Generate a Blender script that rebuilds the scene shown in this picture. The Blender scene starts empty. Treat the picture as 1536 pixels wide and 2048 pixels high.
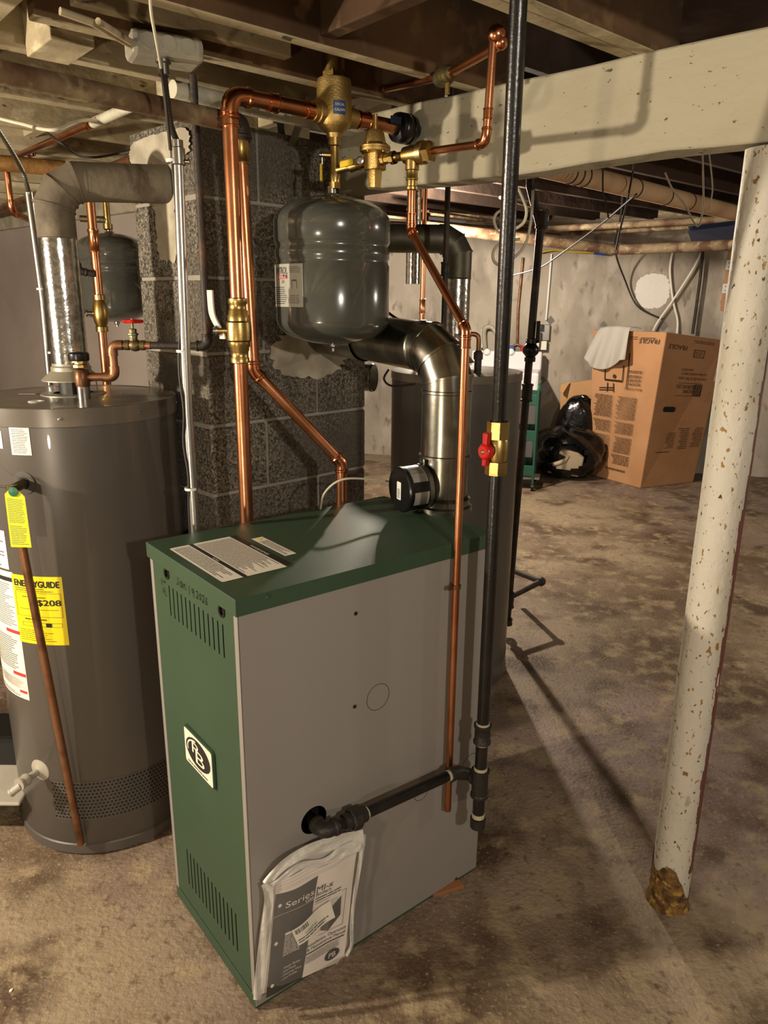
import bpy, math, random
from mathutils import Vector as V, Matrix
from mathutils.geometry import tessellate_polygon
random.seed(7)
SC = bpy.context.scene
COL = SC.collection
PI = math.pi
# ------------------------------------------------------------------ camera model (1536 x 2048)
F = 1483.0; TH = math.radians(15.83); RO = math.radians(0.55); H = 1.55
FW = V((0, math.cos(TH), -math.sin(TH))); U0 = V((0, math.sin(TH), math.cos(TH))); R0 = V((1, 0, 0))
CR = R0*math.cos(RO) + U0*math.sin(RO); CU = U0*math.cos(RO) - R0*math.sin(RO)
EYE = V((0, 0, H))
def ray(px, py): return FW + CR*((px-768)/F) - CU*((py-1024)/F)
def Zp(px, py, z=0.0):
    d = ray(px, py); return EYE + d*((z-H)/d.z)
def Yp(px, py, y):
    d = ray(px, py); return EYE + d*(y/d.y)
def Pp(px, py, pt, phi, off=0.0):
    """point on the vertical plane through pt running along bearing phi; off moves the plane to its right"""
    a = math.radians(phi); n = V((math.cos(a), -math.sin(a), 0)); q = V((pt[0], pt[1], 0)) + n*off
    d = ray(px, py); return EYE + d*(n.dot(q)/n.dot(d))
def bear(phi, l=1.0): a = math.radians(phi); return V((math.sin(a)*l, math.cos(a)*l, 0))
Zv = V((0, 0, 1))
cam = bpy.data.objects.new('camera', bpy.data.cameras.new('camera')); COL.objects.link(cam)
cam.matrix_world = Matrix(((CR.x, CU.x, -FW.x, 0), (CR.y, CU.y, -FW.y, 0), (CR.z, CU.z, -FW.z, H), (0, 0, 0, 1)))
cam.data.sensor_fit = 'HORIZONTAL'; cam.data.sensor_width = 36; cam.data.lens = F/1536*36; cam.data.clip_start = 0.05
SC.camera = cam
# ------------------------------------------------------------------ materials
def lin(h):
    c = [int(h[i:i+2], 16)/255 for i in (0, 2, 4)]
    return tuple(x/12.92 if x <= .04045 else ((x+.055)/1.055)**2.4 for x in c) + (1,)
def mat(name, col, rough=.5, metal=0.0, col2=None, scale=8.0, thr=(.4, .6), bump=0.0, bscale=60.0, detail=6, stretch=None,
        spots=None, alpha=1.0, coat=0.0, rvar=0.0, trans=0.0, spec=None, emit=None):
    m = bpy.data.materials.new(name); m.use_nodes = True; nt = m.node_tree; n = nt.nodes; L = nt.links
    b = n['Principled BSDF']; c = lin(col) if isinstance(col, str) else col
    b.inputs['Base Color'].default_value = c; b.inputs['Roughness'].default_value = rough; b.inputs['Metallic'].default_value = metal
    b.inputs['Alpha'].default_value = alpha; b.inputs['Coat Weight'].default_value = coat; b.inputs['Transmission Weight'].default_value = trans
    if spec is not None: b.inputs['Specular IOR Level'].default_value = spec
    tc = n.new('ShaderNodeTexCoord'); mp = n.new('ShaderNodeMapping'); L.new(tc.outputs['Object'], mp.inputs['Vector'])
    if stretch: mp.inputs['Scale'].default_value = stretch
    def noise(s, d=detail, off=0):
        t = n.new('ShaderNodeTexNoise'); t.inputs['Scale'].default_value = s; t.inputs['Detail'].default_value = d
        if off:
            v = n.new('ShaderNodeVectorMath'); v.operation = 'ADD'; v.inputs[1].default_value = (off, off*1.7, off*.6)
            L.new(mp.outputs['Vector'], v.inputs[0]); L.new(v.outputs[0], t.inputs['Vector'])
        else: L.new(mp.outputs['Vector'], t.inputs['Vector'])
        return t.outputs['Fac']
    def ramp(f, a, bb):
        r = n.new('ShaderNodeMapRange'); r.inputs['From Min'].default_value = a; r.inputs['From Max'].default_value = bb; L.new(f, r.inputs['Value']); return r.outputs['Result']
    def mix(f, x, y):
        q = n.new('ShaderNodeMix'); q.data_type = 'RGBA'; L.new(f, q.inputs['Factor'])
        for k, s in ((6, x), (7, y)):
            if isinstance(s, (tuple, list)): q.inputs[k].default_value = s
            else: L.new(s, q.inputs[k])
        return q.outputs[2]
    cur = c
    if col2:
        cs = col2 if isinstance(col2, list) else [(col2, scale, thr)]
        for i, (cc, s, t) in enumerate(cs): cur = mix(ramp(noise(s, off=i*3.1), t[0], t[1]), cur, lin(cc))
    if spots:
        for i, (cc, s, t) in enumerate(spots): cur = mix(ramp(noise(s, 3, off=11+i*5.3), t, t+.03), cur, lin(cc))
    if not isinstance(cur, tuple): L.new(cur, b.inputs['Base Color'])
    if rvar: L.new(ramp(noise(scale*2.3, off=5), -1.0+0, 2.0), b.inputs['Roughness']) if False else None
    if bump:
        bp = n.new('ShaderNodeBump'); bp.inputs['Strength'].default_value = bump; bp.inputs['Distance'].default_value = .01
        L.new(noise(bscale, 5, off=2), bp.inputs['Height']); L.new(bp.outputs['Normal'], b.inputs['Normal'])
    if emit: b.inputs['Emission Color'].default_value = lin(emit[0]); b.inputs['Emission Strength'].default_value = emit[1]
    m['b'] = 1
    return m
M = {}
M['floor'] = mat('concrete_floor', '8a7a64', .6, col2=[('5c4937', 1.1, (.43, .60)), ('7e6c64', .8, (.45, .62)), ('4e3d2e', 3.5, (.49, .64)), ('958467', 13, (.50, .72)), ('5c4a3a', 40, (.56, .76)), ('a0906f', 110, (.58, .76))], bump=.5, bscale=75, spec=.3)
M['wall'] = mat('poured_concrete', 'a39a8c', .9, col2=[('857c70', 2.2, (.45, .65)), ('b3aa9c', 6, (.5, .7)), ('7d7468', 14, (.6, .72))], bump=.3, bscale=30, stretch=(1, 1, .5), spec=.2)
M['wall_l'] = mat('painted_panel', 'a0958c', .7, col2=[('8c8078', 1.5, (.45, .7))], bump=.08, bscale=20, spec=.2)
M['patch'] = mat('white_patch', 'd8d4cc', .9, bump=.4, bscale=60)
M['patch2'] = mat('grey_patch', '6d6a62', .9, bump=.4, bscale=60)
M['block'] = mat('concrete_block', '706a5e', .95, col2=[('403b34', 90, (.42, .6)), ('948c7e', 150, (.53, .62)), ('58524a', 3, (.4, .65))], bump=1.0, bscale=170, detail=3, spec=.15)
M['mortar'] = mat('mortar', '8b857a', .95, bump=.5, bscale=80, spec=.1)
M['plaster'] = mat('pale_plaster', 'a8a08c', .9, col2='8e8674', scale=12, bump=.2, bscale=25)
M['joist'] = mat('whitewashed_joist', 'a3977a', .85, col2=[('7b6c50', 3, (.42, .66)), ('bdb293', 12, (.55, .75)), ('4e3f2c', 20, (.64, .74))], stretch=(1, 1, 2), bump=.25, bscale=30, spec=.2)
M['joistdk'] = mat('bare_joist', '5e4730', .85, col2=[('3a2a1c', 3, (.4, .65)), ('7a6142', 10, (.56, .74))], bump=.25, bscale=30, spec=.2)
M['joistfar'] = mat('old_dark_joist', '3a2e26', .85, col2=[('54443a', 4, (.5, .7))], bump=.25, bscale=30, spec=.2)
M['deck'] = mat('subfloor_board', '57452f', .9, col2=[('3c2d1e', 2.5, (.42, .62)), ('6e5c42', 8, (.55, .7))], bump=.2, bscale=20, spec=.15)
M['beam'] = mat('painted_beam', 'a39c85', .75, col2=[('98907a', 2.5, (.45, .7))], spots=[('5a4d3a', 30, .69), ('6a5d48', 70, .70)], stretch=(1, 1, 1.6), bump=.35, bscale=22, spec=.3)
M['post'] = mat('painted_post', 'beb8a9', .6, col2=[('aaa28c', 5, (.45, .7))], spots=[('8a6a34', 85, .65), ('3a2a1e', 110, .67), ('7a5a2c', 45, .68), ('9a9484', 11, .68)], stretch=(1, 1, .6), bump=.25, bscale=70, spec=.4)
M['rustbase'] = mat('rusty_crust', '7a5a2c', .95, col2=[('4a3218', 30, (.45, .6)), ('a8863c', 55, (.55, .65))], bump=1, bscale=90)
M['redside'] = mat('dark_red', '6a3a30', .6)
M['green'] = mat('green_enamel', '344836', .5, col2='314432', scale=2, bump=.03, bscale=300, spec=.3)
M['grey'] = mat('grey_enamel', '827d77', .42, bump=.03, bscale=250, spec=.5)
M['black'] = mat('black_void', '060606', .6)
M['blackp'] = mat('black_plastic', '101010', .3)
M['blackpipe'] = mat('black_iron_pipe', '0f0d0c', .3, col2=[('1c1916', 20, (.5, .7))], metal=.0, bump=.08, bscale=120, spec=.6)
M['castiron'] = mat('cast_iron_fitting', '2e2a26', .5, metal=.35, bump=.25, bscale=120)
M['dope'] = mat('pipe_dope', 'a9a287', .7, bump=.3, bscale=100)
M['oldpipe'] = mat('old_dark_pipe', '2e2620', .6, col2=[('4f3a26', 14, (.5, .7))], metal=.2, bump=.2, bscale=80)
M['rustpipe'] = mat('rusty_painted_pipe', '6b5a41', .8, col2=[('4a2f1a', 9, (.45, .6)), ('857859', 20, (.55, .7))], bump=.25, bscale=50)
M['ochre'] = mat('ochre_rust_pipe', '7a5620', .7, col2=[('4c3010', 14, (.45, .65))], bump=.25, bscale=60)
M['copper'] = mat('new_copper', 'c88a64', .3, metal=1, col2='b07450', scale=9, bump=.02, bscale=200)
M['copperfit'] = mat('copper_fitting', 'c4805a', .22, metal=1)
M['copperold'] = mat('tarnished_copper', '94684a', .42, metal=.8, col2=[('64462e', 12, (.45, .65))], bump=.08, bscale=80)
M['brass'] = mat('brass', 'ae955e', .34, metal=1, col2='9c8048', scale=20, bump=.05, bscale=200)
M['brassm'] = mat('cast_brass', 'ae9258', .5, metal=1, bump=.15, bscale=250)
M['brassold'] = mat('aged_brass', '5e5234', .5, metal=.8, col2=[('6c7c6a', 30, (.55, .7))], bump=.2, bscale=100)
M['galv'] = mat('galvanised_sheet', 'a6a498', .26, metal=1, col2=[('8a887c', 16, (.42, .62))], detail=2, bump=.05, bscale=25)
M['galvd'] = mat('dull_galvanised', '6e6a5e', .5, metal=.8, col2=[('54503f', 6, (.42, .62))], bump=.08, bscale=40)
M['galvs'] = mat('spangled_galvanised', 'a09e98', .2, metal=1, col2=[('bdbbb4', 60, (.45, .55))], detail=1, bump=.12, bscale=70)
M['emt'] = mat('conduit_steel', 'a8a7a2', .33, metal=1, bump=.03, bscale=90)
M['steel'] = mat('zinc_steel', '96948e', .3, metal=1)
M['tank'] = mat('tank_grey_gloss', '44453f', .18, coat=.5, bump=.02, bscale=12)
M['heater'] = mat('heater_grey', '4c4741', .34, bump=.02, bscale=8, coat=.2)
M['heaterlid'] = mat('heater_lid', '5a544b', .28, col2=[('7d7361', 5, (.5, .75))], coat=.2)
M['hood'] = mat('hood_grey', '8d8877', .45, metal=.4)
M['dusty'] = mat('dusty_flue', '6c6352', .8, metal=.25, col2=[('3a3027', 5, (.42, .62)), ('7a705d', 14, (.58, .72))], bump=.15, bscale=60)
M['beigep'] = mat('beige_plastic', '958f82', .5)
M['white'] = mat('white_label', 'd8d3c4', .5)
M['whitep'] = mat('white_plastic', 'd4d2cc', .35)
M['cream'] = mat('cream_plate', 'd9d4bf', .4)
M['ink'] = mat('black_ink', '15130f', .6)
M['ink2'] = mat('grey_ink', '5a564e', .7)
M['inkbox'] = mat('box_print', '3b2a17', .8)
M['marker'] = mat('marker_ink', '06100b', .5)
M['yellow'] = mat('yellow_label', 'e0c80c', .5)
M['yellowtag'] = mat('yellow_tag', 'd8d80e', .5)
M['yellowh'] = mat('yellow_vinyl_handle', 'c8a80a', .35)
M['red'] = mat('red_handle', 'a8140c', .3)
M['redl'] = mat('red_print', 'b03028', .6)
M['blue'] = mat('blue_label', '1c3c66', .5)
M['bluet'] = mat('blue_film', '1c48a0', .5)
M['greend'] = mat('green_paint_dot', '1c5a3c', .5)
M['card'] = mat('cardboard', 'b08560', .85, col2='a67b56', scale=3, bump=.05, bscale=40, spec=.2)
M['card2'] = mat('cardboard_pale', 'bf9468', .85, spec=.2)
M['towel'] = mat('grey_cloth', 'b3afa6', .95, bump=.6, bscale=300, spec=.1)
M['bag'] = mat('black_bin_liner', '0c0b0b', .18, bump=1.0, bscale=7)
M['jug'] = mat('beige_jug', '9c8c72', .5)
M['cartg'] = mat('cart_green', '1c4a3a', .45)
M['appl'] = mat('white_appliance', 'd6d4d6', .3)
M['ply'] = mat('plywood', 'b0845a', .8, col2='9c7048', scale=4, stretch=(1, 1, .3))
M['shim'] = mat('cedar_shim', '8a5a34', .8)
M['film'] = mat('clear_film', 'e6e4de', .15, alpha=.10)
M['poly'] = mat('white_poly_bag', 'c9c5bb', .3, bump=.5, bscale=35, alpha=.93)
M['paper'] = mat('booklet_paper', 'd6ccc2', .6)
M['charcoal'] = mat('booklet_charcoal', '3a3733', .5)
M['pipew'] = mat('painted_white_pipe', 'b5b09c', .6, col2=[('8f8a76', 14, (.5, .7))], bump=.15, bscale=60)
M['insul'] = mat('insulated_pipe', 'c4a47e', .85, col2=[('a88a66', 4, (.45, .65))], bump=.3, bscale=20)
M['greypaint'] = mat('grey_painted_steel', '96907c', .55, col2=[('7a7464', 6, (.5, .7))], bump=.15, bscale=30)
M['wire'] = mat('pale_cable', 'b8b09a', .6)
M['wired'] = mat('dark_cable', '241e18', .6)
M['bluep'] = mat('blue_tarp', '1a2a50', .6, bump=.4, bscale=20)
M['yellowc'] = mat('yellow_cable', 'b8a030', .5)
M['bin'] = mat('grey_bin', '6e6a64', .5)
# ------------------------------------------------------------------ mesh builder
def basis(ax):
    ax = V(ax).normalized(); t = V((0, 0, 1)) if abs(ax.z) < .9 else V((1, 0, 0))
    a = ax.cross(t).normalized(); return a, ax.cross(a).normalized(), ax
_tc = {}
def glyphs(s):
    if s in _tc: return _tc[s]
    cu = bpy.data.curves.new('t', 'FONT'); cu.body = s; cu.size = 1; cu.resolution_u = 3
    o = bpy.data.objects.new('t', cu); COL.objects.link(o)
    me = bpy.data.meshes.new_from_object(o.evaluated_get(bpy.context.evaluated_depsgraph_get()))
    vs = [tuple(v.co) for v in me.vertices]; fs = [tuple(p.vertices) for p in me.polygons]
    bpy.data.objects.remove(o); bpy.data.curves.remove(cu); bpy.data.meshes.remove(me)
    x0 = min(v[0] for v in vs); x1 = max(v[0] for v in vs)
    _tc[s] = (vs, fs, x0, x1); return _tc[s]
class MB:
    def __init__(s, *mats): s.v = []; s.f = []; s.k = []; s.mats = list(mats) or []; s.m = 0
    def use(s, m):
        if m not in s.mats: s.mats.append(m)
        s.m = s.mats.index(m); return s
    def add(s, vs, fs):
        o = len(s.v); s.v += [V(v) for v in vs]; s.f += [tuple(i+o for i in f) for f in fs]; s.k += [s.m]*len(fs); return s
    def obox(s, p, a, b, c):
        p, a, b, c = V(p), V(a), V(b), V(c); vs = [p, p+a, p+a+b, p+b, p+c, p+a+c, p+a+b+c, p+b+c]
        fs = [(0, 3, 2, 1), (4, 5, 6, 7), (0, 1, 5, 4), (1, 2, 6, 5), (2, 3, 7, 6), (3, 0, 4, 7)]
        if a.cross(b).dot(c) < 0: fs = [f[::-1] for f in fs]
        return s.add(vs, fs)
    def box(s, c, d, ax=None):
        x, y, z = ax or (V((1, 0, 0)), V((0, 1, 0)), Zv); x, y, z = V(x)*d[0], V(y)*d[1], V(z)*d[2]
        return s.obox(V(c)-x/2-y/2-z/2, x, y, z)
    def lathe(s, o, ax, prof, n=32):
        a, b, w = basis(ax); o = V(o); vs = []; fs = []; rows = []
        for r, h in prof:
            if r < 1e-6: rows.append([len(vs)]); vs.append(o+w*h)
            else:
                rows.append(list(range(len(vs), len(vs)+n)))
                for i in range(n):
                    t = 2*PI*i/n; vs.append(o+w*h+(a*math.cos(t)+b*math.sin(t))*r)
        for p, q in zip(rows, rows[1:]):
            for i in range(n):
                j = (i+1) % n
                if len(p) == 1 and len(q) == 1: continue
                if len(p) == 1: fs.append((p[0], q[j], q[i]))
                elif len(q) == 1: fs.append((p[i], p[j], q[0]))
                else: fs.append((p[i], p[j], q[j], q[i]))
        return s.add(vs, fs)
    def cyl(s, p, q, r, r2=None, n=24, caps=True):
        p, q = V(p), V(q); l = (q-p).length; r2 = r if r2 is None else r2
        pr = [(r, 0), (r2, l)]
        if caps: pr = [(0, 0)]+pr+[(0, l)]
        return s.lathe(p, q-p, pr, n)
    def tube(s, pts, r, n=12, caps=True):
        pts = [V(p) for p in pts]; rs = r if isinstance(r, (list, tuple)) else [r]*len(pts)
        t = (pts[1]-pts[0]).normalized(); a, b, _ = basis(t); vs = []; fs = []
        for i, p in enumerate(pts):
            if i == 0: d = pts[1]-p
            elif i == len(pts)-1: d = p-pts[i-1]
            else: d = (pts[i+1]-p).normalized()+(p-pts[i-1]).normalized()
            d = d.normalized() if d.length > 1e-9 else t
            q = t.rotation_difference(d); a = q @ a; b = q @ b; t = d
            for k in range(n): an = 2*PI*k/n; vs.append(p+(a*math.cos(an)+b*math.sin(an))*rs[i])
        for i in range(len(pts)-1):
            for k in range(n):
                k2 = (k+1) % n; fs.append((i*n+k, i*n+k2, (i+1)*n+k2, (i+1)*n+k))
        if caps: fs.append(tuple(range(n))[::-1]); fs.append(tuple((len(pts)-1)*n+k for k in range(n)))
        return s.add(vs, fs)
    def sphere(s, c, r, n=16, sc=(1, 1, 1)):
        vs = []; fs = []; m = n//2
        for i in range(m+1):
            for j in range(n):
                a = PI*i/m; b = 2*PI*j/n; vs.append(V(c)+V((math.sin(a)*math.cos(b)*sc[0], math.sin(a)*math.sin(b)*sc[1], math.cos(a)*sc[2]))*r)
        for i in range(m):
            for j in range(n): fs.append((i*n+j, (i+1)*n+j, (i+1)*n+(j+1) % n, i*n+(j+1) % n))
        return s.add(vs, fs)
    def plate(s, outer, holes, o, u, v, th):
        """flat plate with holes: 2-d outlines in the frame o,u,v; thickness th against u x v"""
        u, v = V(u), V(v); w = u.cross(v).normalized(); loops = [outer]+holes
        fl = [p for l in loops for p in l]; tr = tessellate_polygon([[V((p[0], p[1], 0)) for p in l] for l in loops])
        P3 = lambda p, d: V(o)+u*p[0]+v*p[1]-w*d
        n = len(fl); vs = [P3(p, 0) for p in fl]+[P3(p, th) for p in fl]; fs = []
        for t in tr:
            a, b, c = [fl[i] for i in t]; cr = (b[0]-a[0])*(c[1]-a[1])-(b[1]-a[1])*(c[0]-a[0])
            t = tuple(t) if cr > 0 else tuple(t)[::-1]; fs.append(t); fs.append(tuple(i+n for i in t[::-1]))
        k = 0
        for l in loops:
            for i in range(len(l)): j = (i+1) % len(l); fs.append((k+i, k+i+n, k+j+n, k+j))
            k += len(l)
        return s.add(vs, fs)
    def patch(s, sf, x0, x1, y0, y1, off=.0006, nx=1, ny=1):
        vs = [sf(x0+(x1-x0)*i/nx, y0+(y1-y0)*j/ny, off) for j in range(ny+1) for i in range(nx+1)]
        fs = [(j*(nx+1)+i, j*(nx+1)+i+1, (j+1)*(nx+1)+i+1, (j+1)*(nx+1)+i) for j in range(ny) for i in range(nx)]
        return s.add(vs, fs)
    def rpatch(s, sf, x0, x1, y0, y1, r, off=.0006, n=4):
        pts = []
        for cx, cy, a0 in ((x1-r, y1-r, 0), (x0+r, y1-r, 90), (x0+r, y0+r, 180), (x1-r, y0+r, 270)):
            for i in range(n+1): a = math.radians(a0+90*i/n); pts.append((cx+r*math.cos(a), cy+r*math.sin(a)))
        return s.add([sf(x, y, off) for x, y in pts], [tuple(range(len(pts)))])
    def text(s, sf, t, x, y, size, off=.0012, align='c', w=None, squash=1.0, flip=False):
        vs, fs, x0, x1 = glyphs(t); k = size; kx = k*squash
        if w: kx = w/(x1-x0)
        sh = {'c': (x0+x1)/2, 'l': x0, 'r': x1}[align]; sg = -1 if flip else 1
        return s.add([sf(x+sg*(a-sh)*kx, y+sg*b*k, off) for a, b, _ in vs], fs)
    def lines(s, sf, x0, x1, y1, y0, n, h=.45, off=.0010, rag=.25, flip=False):
        st = (y1-y0)/n
        for i in range(n):
            l = (x1-x0)*(1-random.random()*rag); y = y1-st*(i+.5)
            x = x0
            xa, xb = (x1-l, x1) if flip else (x0, x0+l)
            q = xa
            while q < xb-1e-6:
                e = min(xb, q+st*random.uniform(1.2, 5)); s.patch(sf, q, e, y-st*h/2, y+st*h/2, off); q = e+st*.35
        return s
    def build(s, name, parent=None, smooth=True, bevel=0, sub=0, angle=38):
        me = bpy.data.meshes.new(name); me.from_pydata([tuple(v) for v in s.v], [], s.f)
        for m in s.mats: me.materials.append(M[m])
        for p, k in zip(me.polygons, s.k): p.material_index = k; p.use_smooth = smooth
        me.validate(); me.update()
        if smooth: me.set_sharp_from_angle(angle=math.radians(angle))
        o = bpy.data.objects.new(name, me); COL.objects.link(o)
        if parent:
            o.parent = parent; o.matrix_parent_inverse = Matrix.Translation(-parent.location)   # mesh vertices are in world units
        if bevel:
            b = o.modifiers.new('bevel', 'BEVEL'); b.width = bevel; b.segments = 2; b.limit_method = 'ANGLE'; b.angle_limit = math.radians(40)
        if sub: q = o.modifiers.new('sub', 'SUBSURF'); q.levels = q.render_levels = sub
        return o
def tag(o, label, cat, group=None):
    o['label'] = label; o['category'] = cat
    if group: o['group'] = group
    return o
def thing(name, label, cat, loc, group=None):
    o = bpy.data.objects.new(name, None); COL.objects.link(o); o.location = V(loc); o.empty_display_size = .05
    bpy.context.view_layer.update()
    return tag(o, label, cat, group)
def struct(o): o['kind'] = 'structure'; return o
def psurf(o, u, v):
    o, u, v = V(o), V(u), V(v); w = u.cross(v).normalized(); return lambda x, y, off=0: o+u*x+v*y+w*off
def csurf(C, R): return lambda x, y, off=0: V((C[0]+(R+off)*math.sin(x/R), C[1]-(R+off)*math.cos(x/R), y))
def chit(px, py, C, R):
    d = ray(px, py); a = d.x**2+d.y**2; b = -2*(d.x*C[0]+d.y*C[1]); c = C[0]**2+C[1]**2-R*R
    q = max(0, b*b-4*a*c); t = (-b-math.sqrt(q))/(2*a); p = EYE+d*t
    return math.atan2(p.x-C[0], -(p.y-C[1]))*R, p.z
def qsurf(P00, P10, P01, P11, w, h):
    P00, P10, P01, P11 = map(V, (P00, P10, P01, P11)); nn = (P10-P00).cross(P01-P00).normalized()
    def f(x, y, off=0):
        a, b = x/w, y/h; return P00*(1-a)*(1-b)+P10*a*(1-b)+P01*(1-a)*b+P11*a*b+nn*off
    return f
def rounded(pts, R, seg=6):
    pts = [V(p) for p in pts]; out = [pts[0]]; arcs = []
    for i in range(1, len(pts)-1):
        p = pts[i]; a = (pts[i-1]-p); b = (pts[i+1]-p); la, lb = a.length, b.length; a.normalize(); b.normalize()
        th = math.acos(max(-1, min(1, a.dot(b)))); 
        t = min(R/max(math.tan(th/2), .05), la*.48, lb*.48); A = p+a*t; B = p+b*t; arc = []
        for k in range(seg+1): s_ = k/seg; arc.append(A*(1-s_)**2+p*2*s_*(1-s_)+B*s_*s_)
        out += arc; arcs.append((arc, a, b))
    out.append(pts[-1]); return out, arcs
def run(name, label, cat, pts, r, m='copper', fm='copperfit', R=None, beads=True, fit=1.16, group=None, extra=None, parent=None):
    """a run of pipe: thing > pipe, one elbow per bend"""
    R = R or r*1.9; path, arcs = rounded(pts, R)
    if parent is None: root = thing(name, label, cat, V(pts[-1]) if V(pts[-1]).z < V(pts[0]).z else V(pts[0]), group)
    else: root = parent
    mb = MB(m); mb.tube(path, r, 20); mb.build('pipe', root)
    for arc, a, b in (arcs if fit else []):
        e = MB(fm); p0 = arc[0]+a*r*1.1; p1 = arc[-1]+b*r*1.1
        e.tube([p0]+arc+[p1], r*fit, 20)
        if beads:
            for q, d in ((p0, a), (p1, b)): e.lathe(q-d*r*.5, d, [(r*fit, -r*.2), (r*fit*1.12, -r*.05), (r*fit*1.12, r*.2), (r*fit, r*.35)], 20)
        e.build('elbow', root)
    return root
def coupling(root, p, d, r, m='copperfit', l=2.4, fit=1.16, name='coupling'):
    d = V(d).normalized(); p = V(p); h = r*l/2; f = r*fit
    MB(m).lathe(p, d, [(r, -h*1.02), (f*1.1, -h), (f*1.1, -h*.8), (f, -h*.7), (f, h*.7), (f*1.1, h*.8), (f*1.1, h), (r, h*1.02)], 20).build(name, root)
def wirepath(pts, n=8):
    pts = [V(p) for p in pts]; out = []
    for i in range(len(pts)-1):
        p0 = pts[max(0, i-1)]; p1 = pts[i]; p2 = pts[i+1]; p3 = pts[min(len(pts)-1, i+2)]
        for k in range(n):
            t = k/n; out.append(.5*((2*p1)+(p2-p0)*t+(2*p0-5*p1+4*p2-p3)*t*t+(3*p1-p0-3*p2+p3)*t**3))
    out.append(pts[-1]); return out
def wire(name, label, cat, pts, r, m, group=None):
    return tag(MB(m).tube(wirepath(pts), r, 8).build(name), label, cat, group)
# ------------------------------------------------------------------ key places
A = Zp(513, 2022); uB = bear(51.3); vB = bear(-38.7); BL, BW, BH = .704, .434, 1.005
nS = uB.cross(Zv); nF = (-vB).cross(Zv)         # outward normals of the boiler's near side and of its front
Cb = A+vB*BW
PO = Zp(1335, 1800)                                # foot of the post
CH = V((-.496, 2.08, 0)); cu = bear(45); cv = bear(-45)   # chimney near corner, its two face directions
dJ = bear(49); nJ = V((dJ.y, -dJ.x, 0))
def J(c, s, z=0): return nJ*c+dJ*s+Zv*z
bd = bear(-47.5)
# ------------------------------------------------------------------ room shell
def slab(name, pts, z0, z1, m, kind=True):
    mb = MB(m); n = len(pts); vs = [V((p[0], p[1], z1)) for p in pts]+[V((p[0], p[1], z0)) for p in pts]
    ar = sum(pts[i][0]*pts[(i+1) % n][1]-pts[(i+1) % n][0]*pts[i][1] for i in range(n))
    f = [tuple(range(n)), tuple(range(n, 2*n))[::-1]]+[(i, i+n, (i+1) % n+n, (i+1) % n) for i in range(n)]
    if ar < 0: f = [t[::-1] for t in f]
    mb.add(vs, f); o = mb.build(name, smooth=False); return struct(o) if kind else o
fl = slab('floor', [(-6, -4), (6, -4), (6, 9), (-6, 9)], -.1, 0, 'floor')
def wallrun(name, p, q, th, z0, z1, m):
    p, q = V(p), V(q); d = (q-p); n = V((-d.y, d.x, 0)).normalized()*th
    return slab(name, [p, q, q+n, p+n], z0, z1, m)
W0 = V((-.126, 7.70, 0)); W1 = V((2.84, 6.97, 0)); wd = (W1-W0).normalized(); wn = V((wd.y, -wd.x, 0))   # toward the room
wb = wallrun('wall_back', W0-wd*5.2, W0+wd*5.6, .25, 0, 2.29, 'wall')
WS = psurf(W0, wd, Zv)     # x along the wall, y up
def wpx(px, py):
    d = ray(px, py); t = wn.dot(W0-EYE)/wn.dot(d); p = EYE+d*t; return (p-W0).dot(wd), p.z
def whit(px, py, off=0):
    d = ray(px, py); t = wn.dot(W0+wn*off-EYE)/wn.dot(d); return EYE+d*t
mb = MB('patch')
random.seed(3)
def blob(mb, sf, cx, cy, rx, ry, n, jag, off=.002, sq=2.6):
    pts = []
    for i in range(n):
        a = 2*PI*i/n; c, s = math.cos(a), math.sin(a); k = 1/((abs(c)**sq+abs(s)**sq)**(1/sq))*(1+random.uniform(-jag, jag)); pts.append((cx+rx*c*k, cy+ry*s*k))
    mb.add([sf(cx, cy, off)]+[sf(x, y, off) for x, y in pts], [(0, i+1, (i+1) % n+1) for i in range(n)])
x, z = wpx(1305, 582); blob(mb, WS, x, z, .148, .15, 70, .045)
mb.build('paint_patch', wb, smooth=False)
for px, py, r in ((1207, 650, .034), (1327, 652, .042), (1101, 641, .04), (1085, 760, .036)):
    x, z = wpx(px, py); m2 = MB('patch2'); m2.add([WS(x+r*math.cos(k*PI/2+PI/2), z+r*1.15*math.sin(k*PI/2+PI/2), .002) for k in range(4)], [(0, 1, 2, 3)]); m2.build('tie_hole_patch', wb, smooth=False)
# timber rim over the wall
mb = MB('joist'); mb.obox(W0-wd*5.2-wn*.25+Zv*2.29, wd*10.8, wn*.2, Zv*.16); struct(mb.build('trim_1', smooth=False))
# left painted wall, in line with the beam
WLp = V((-1.2, 3.8, 0)); wl = -bd; wln = V((wl.y, -wl.x, 0))
a0 = WLp-wl*3.2; a1 = WLp+wl*.66
wl_o = wallrun('wall_left', a0, a1, .2, 0, 1.95, 'wall_l')
mb = MB('plaster'); mb.obox(a0+wln*.03+Zv*1.95, wl*3.86, -wln*.23, Zv*.13); struct(mb.build('trim_2', smooth=False, bevel=.01))
wallrun('wall_front', (6, -3.8, 0), (-6, -3.8, 0), .2, 0, 2.6, 'wall')
wallrun('wall_right', (5.6, 9, 0), (5.6, -4, 0), .2, 0, 2.6, 'wall')
wallrun('wall_far_left', (-5.4, -4, 0), (-5.4, 9.5, 0), .2, 0, 2.6, 'wall_l')
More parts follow.
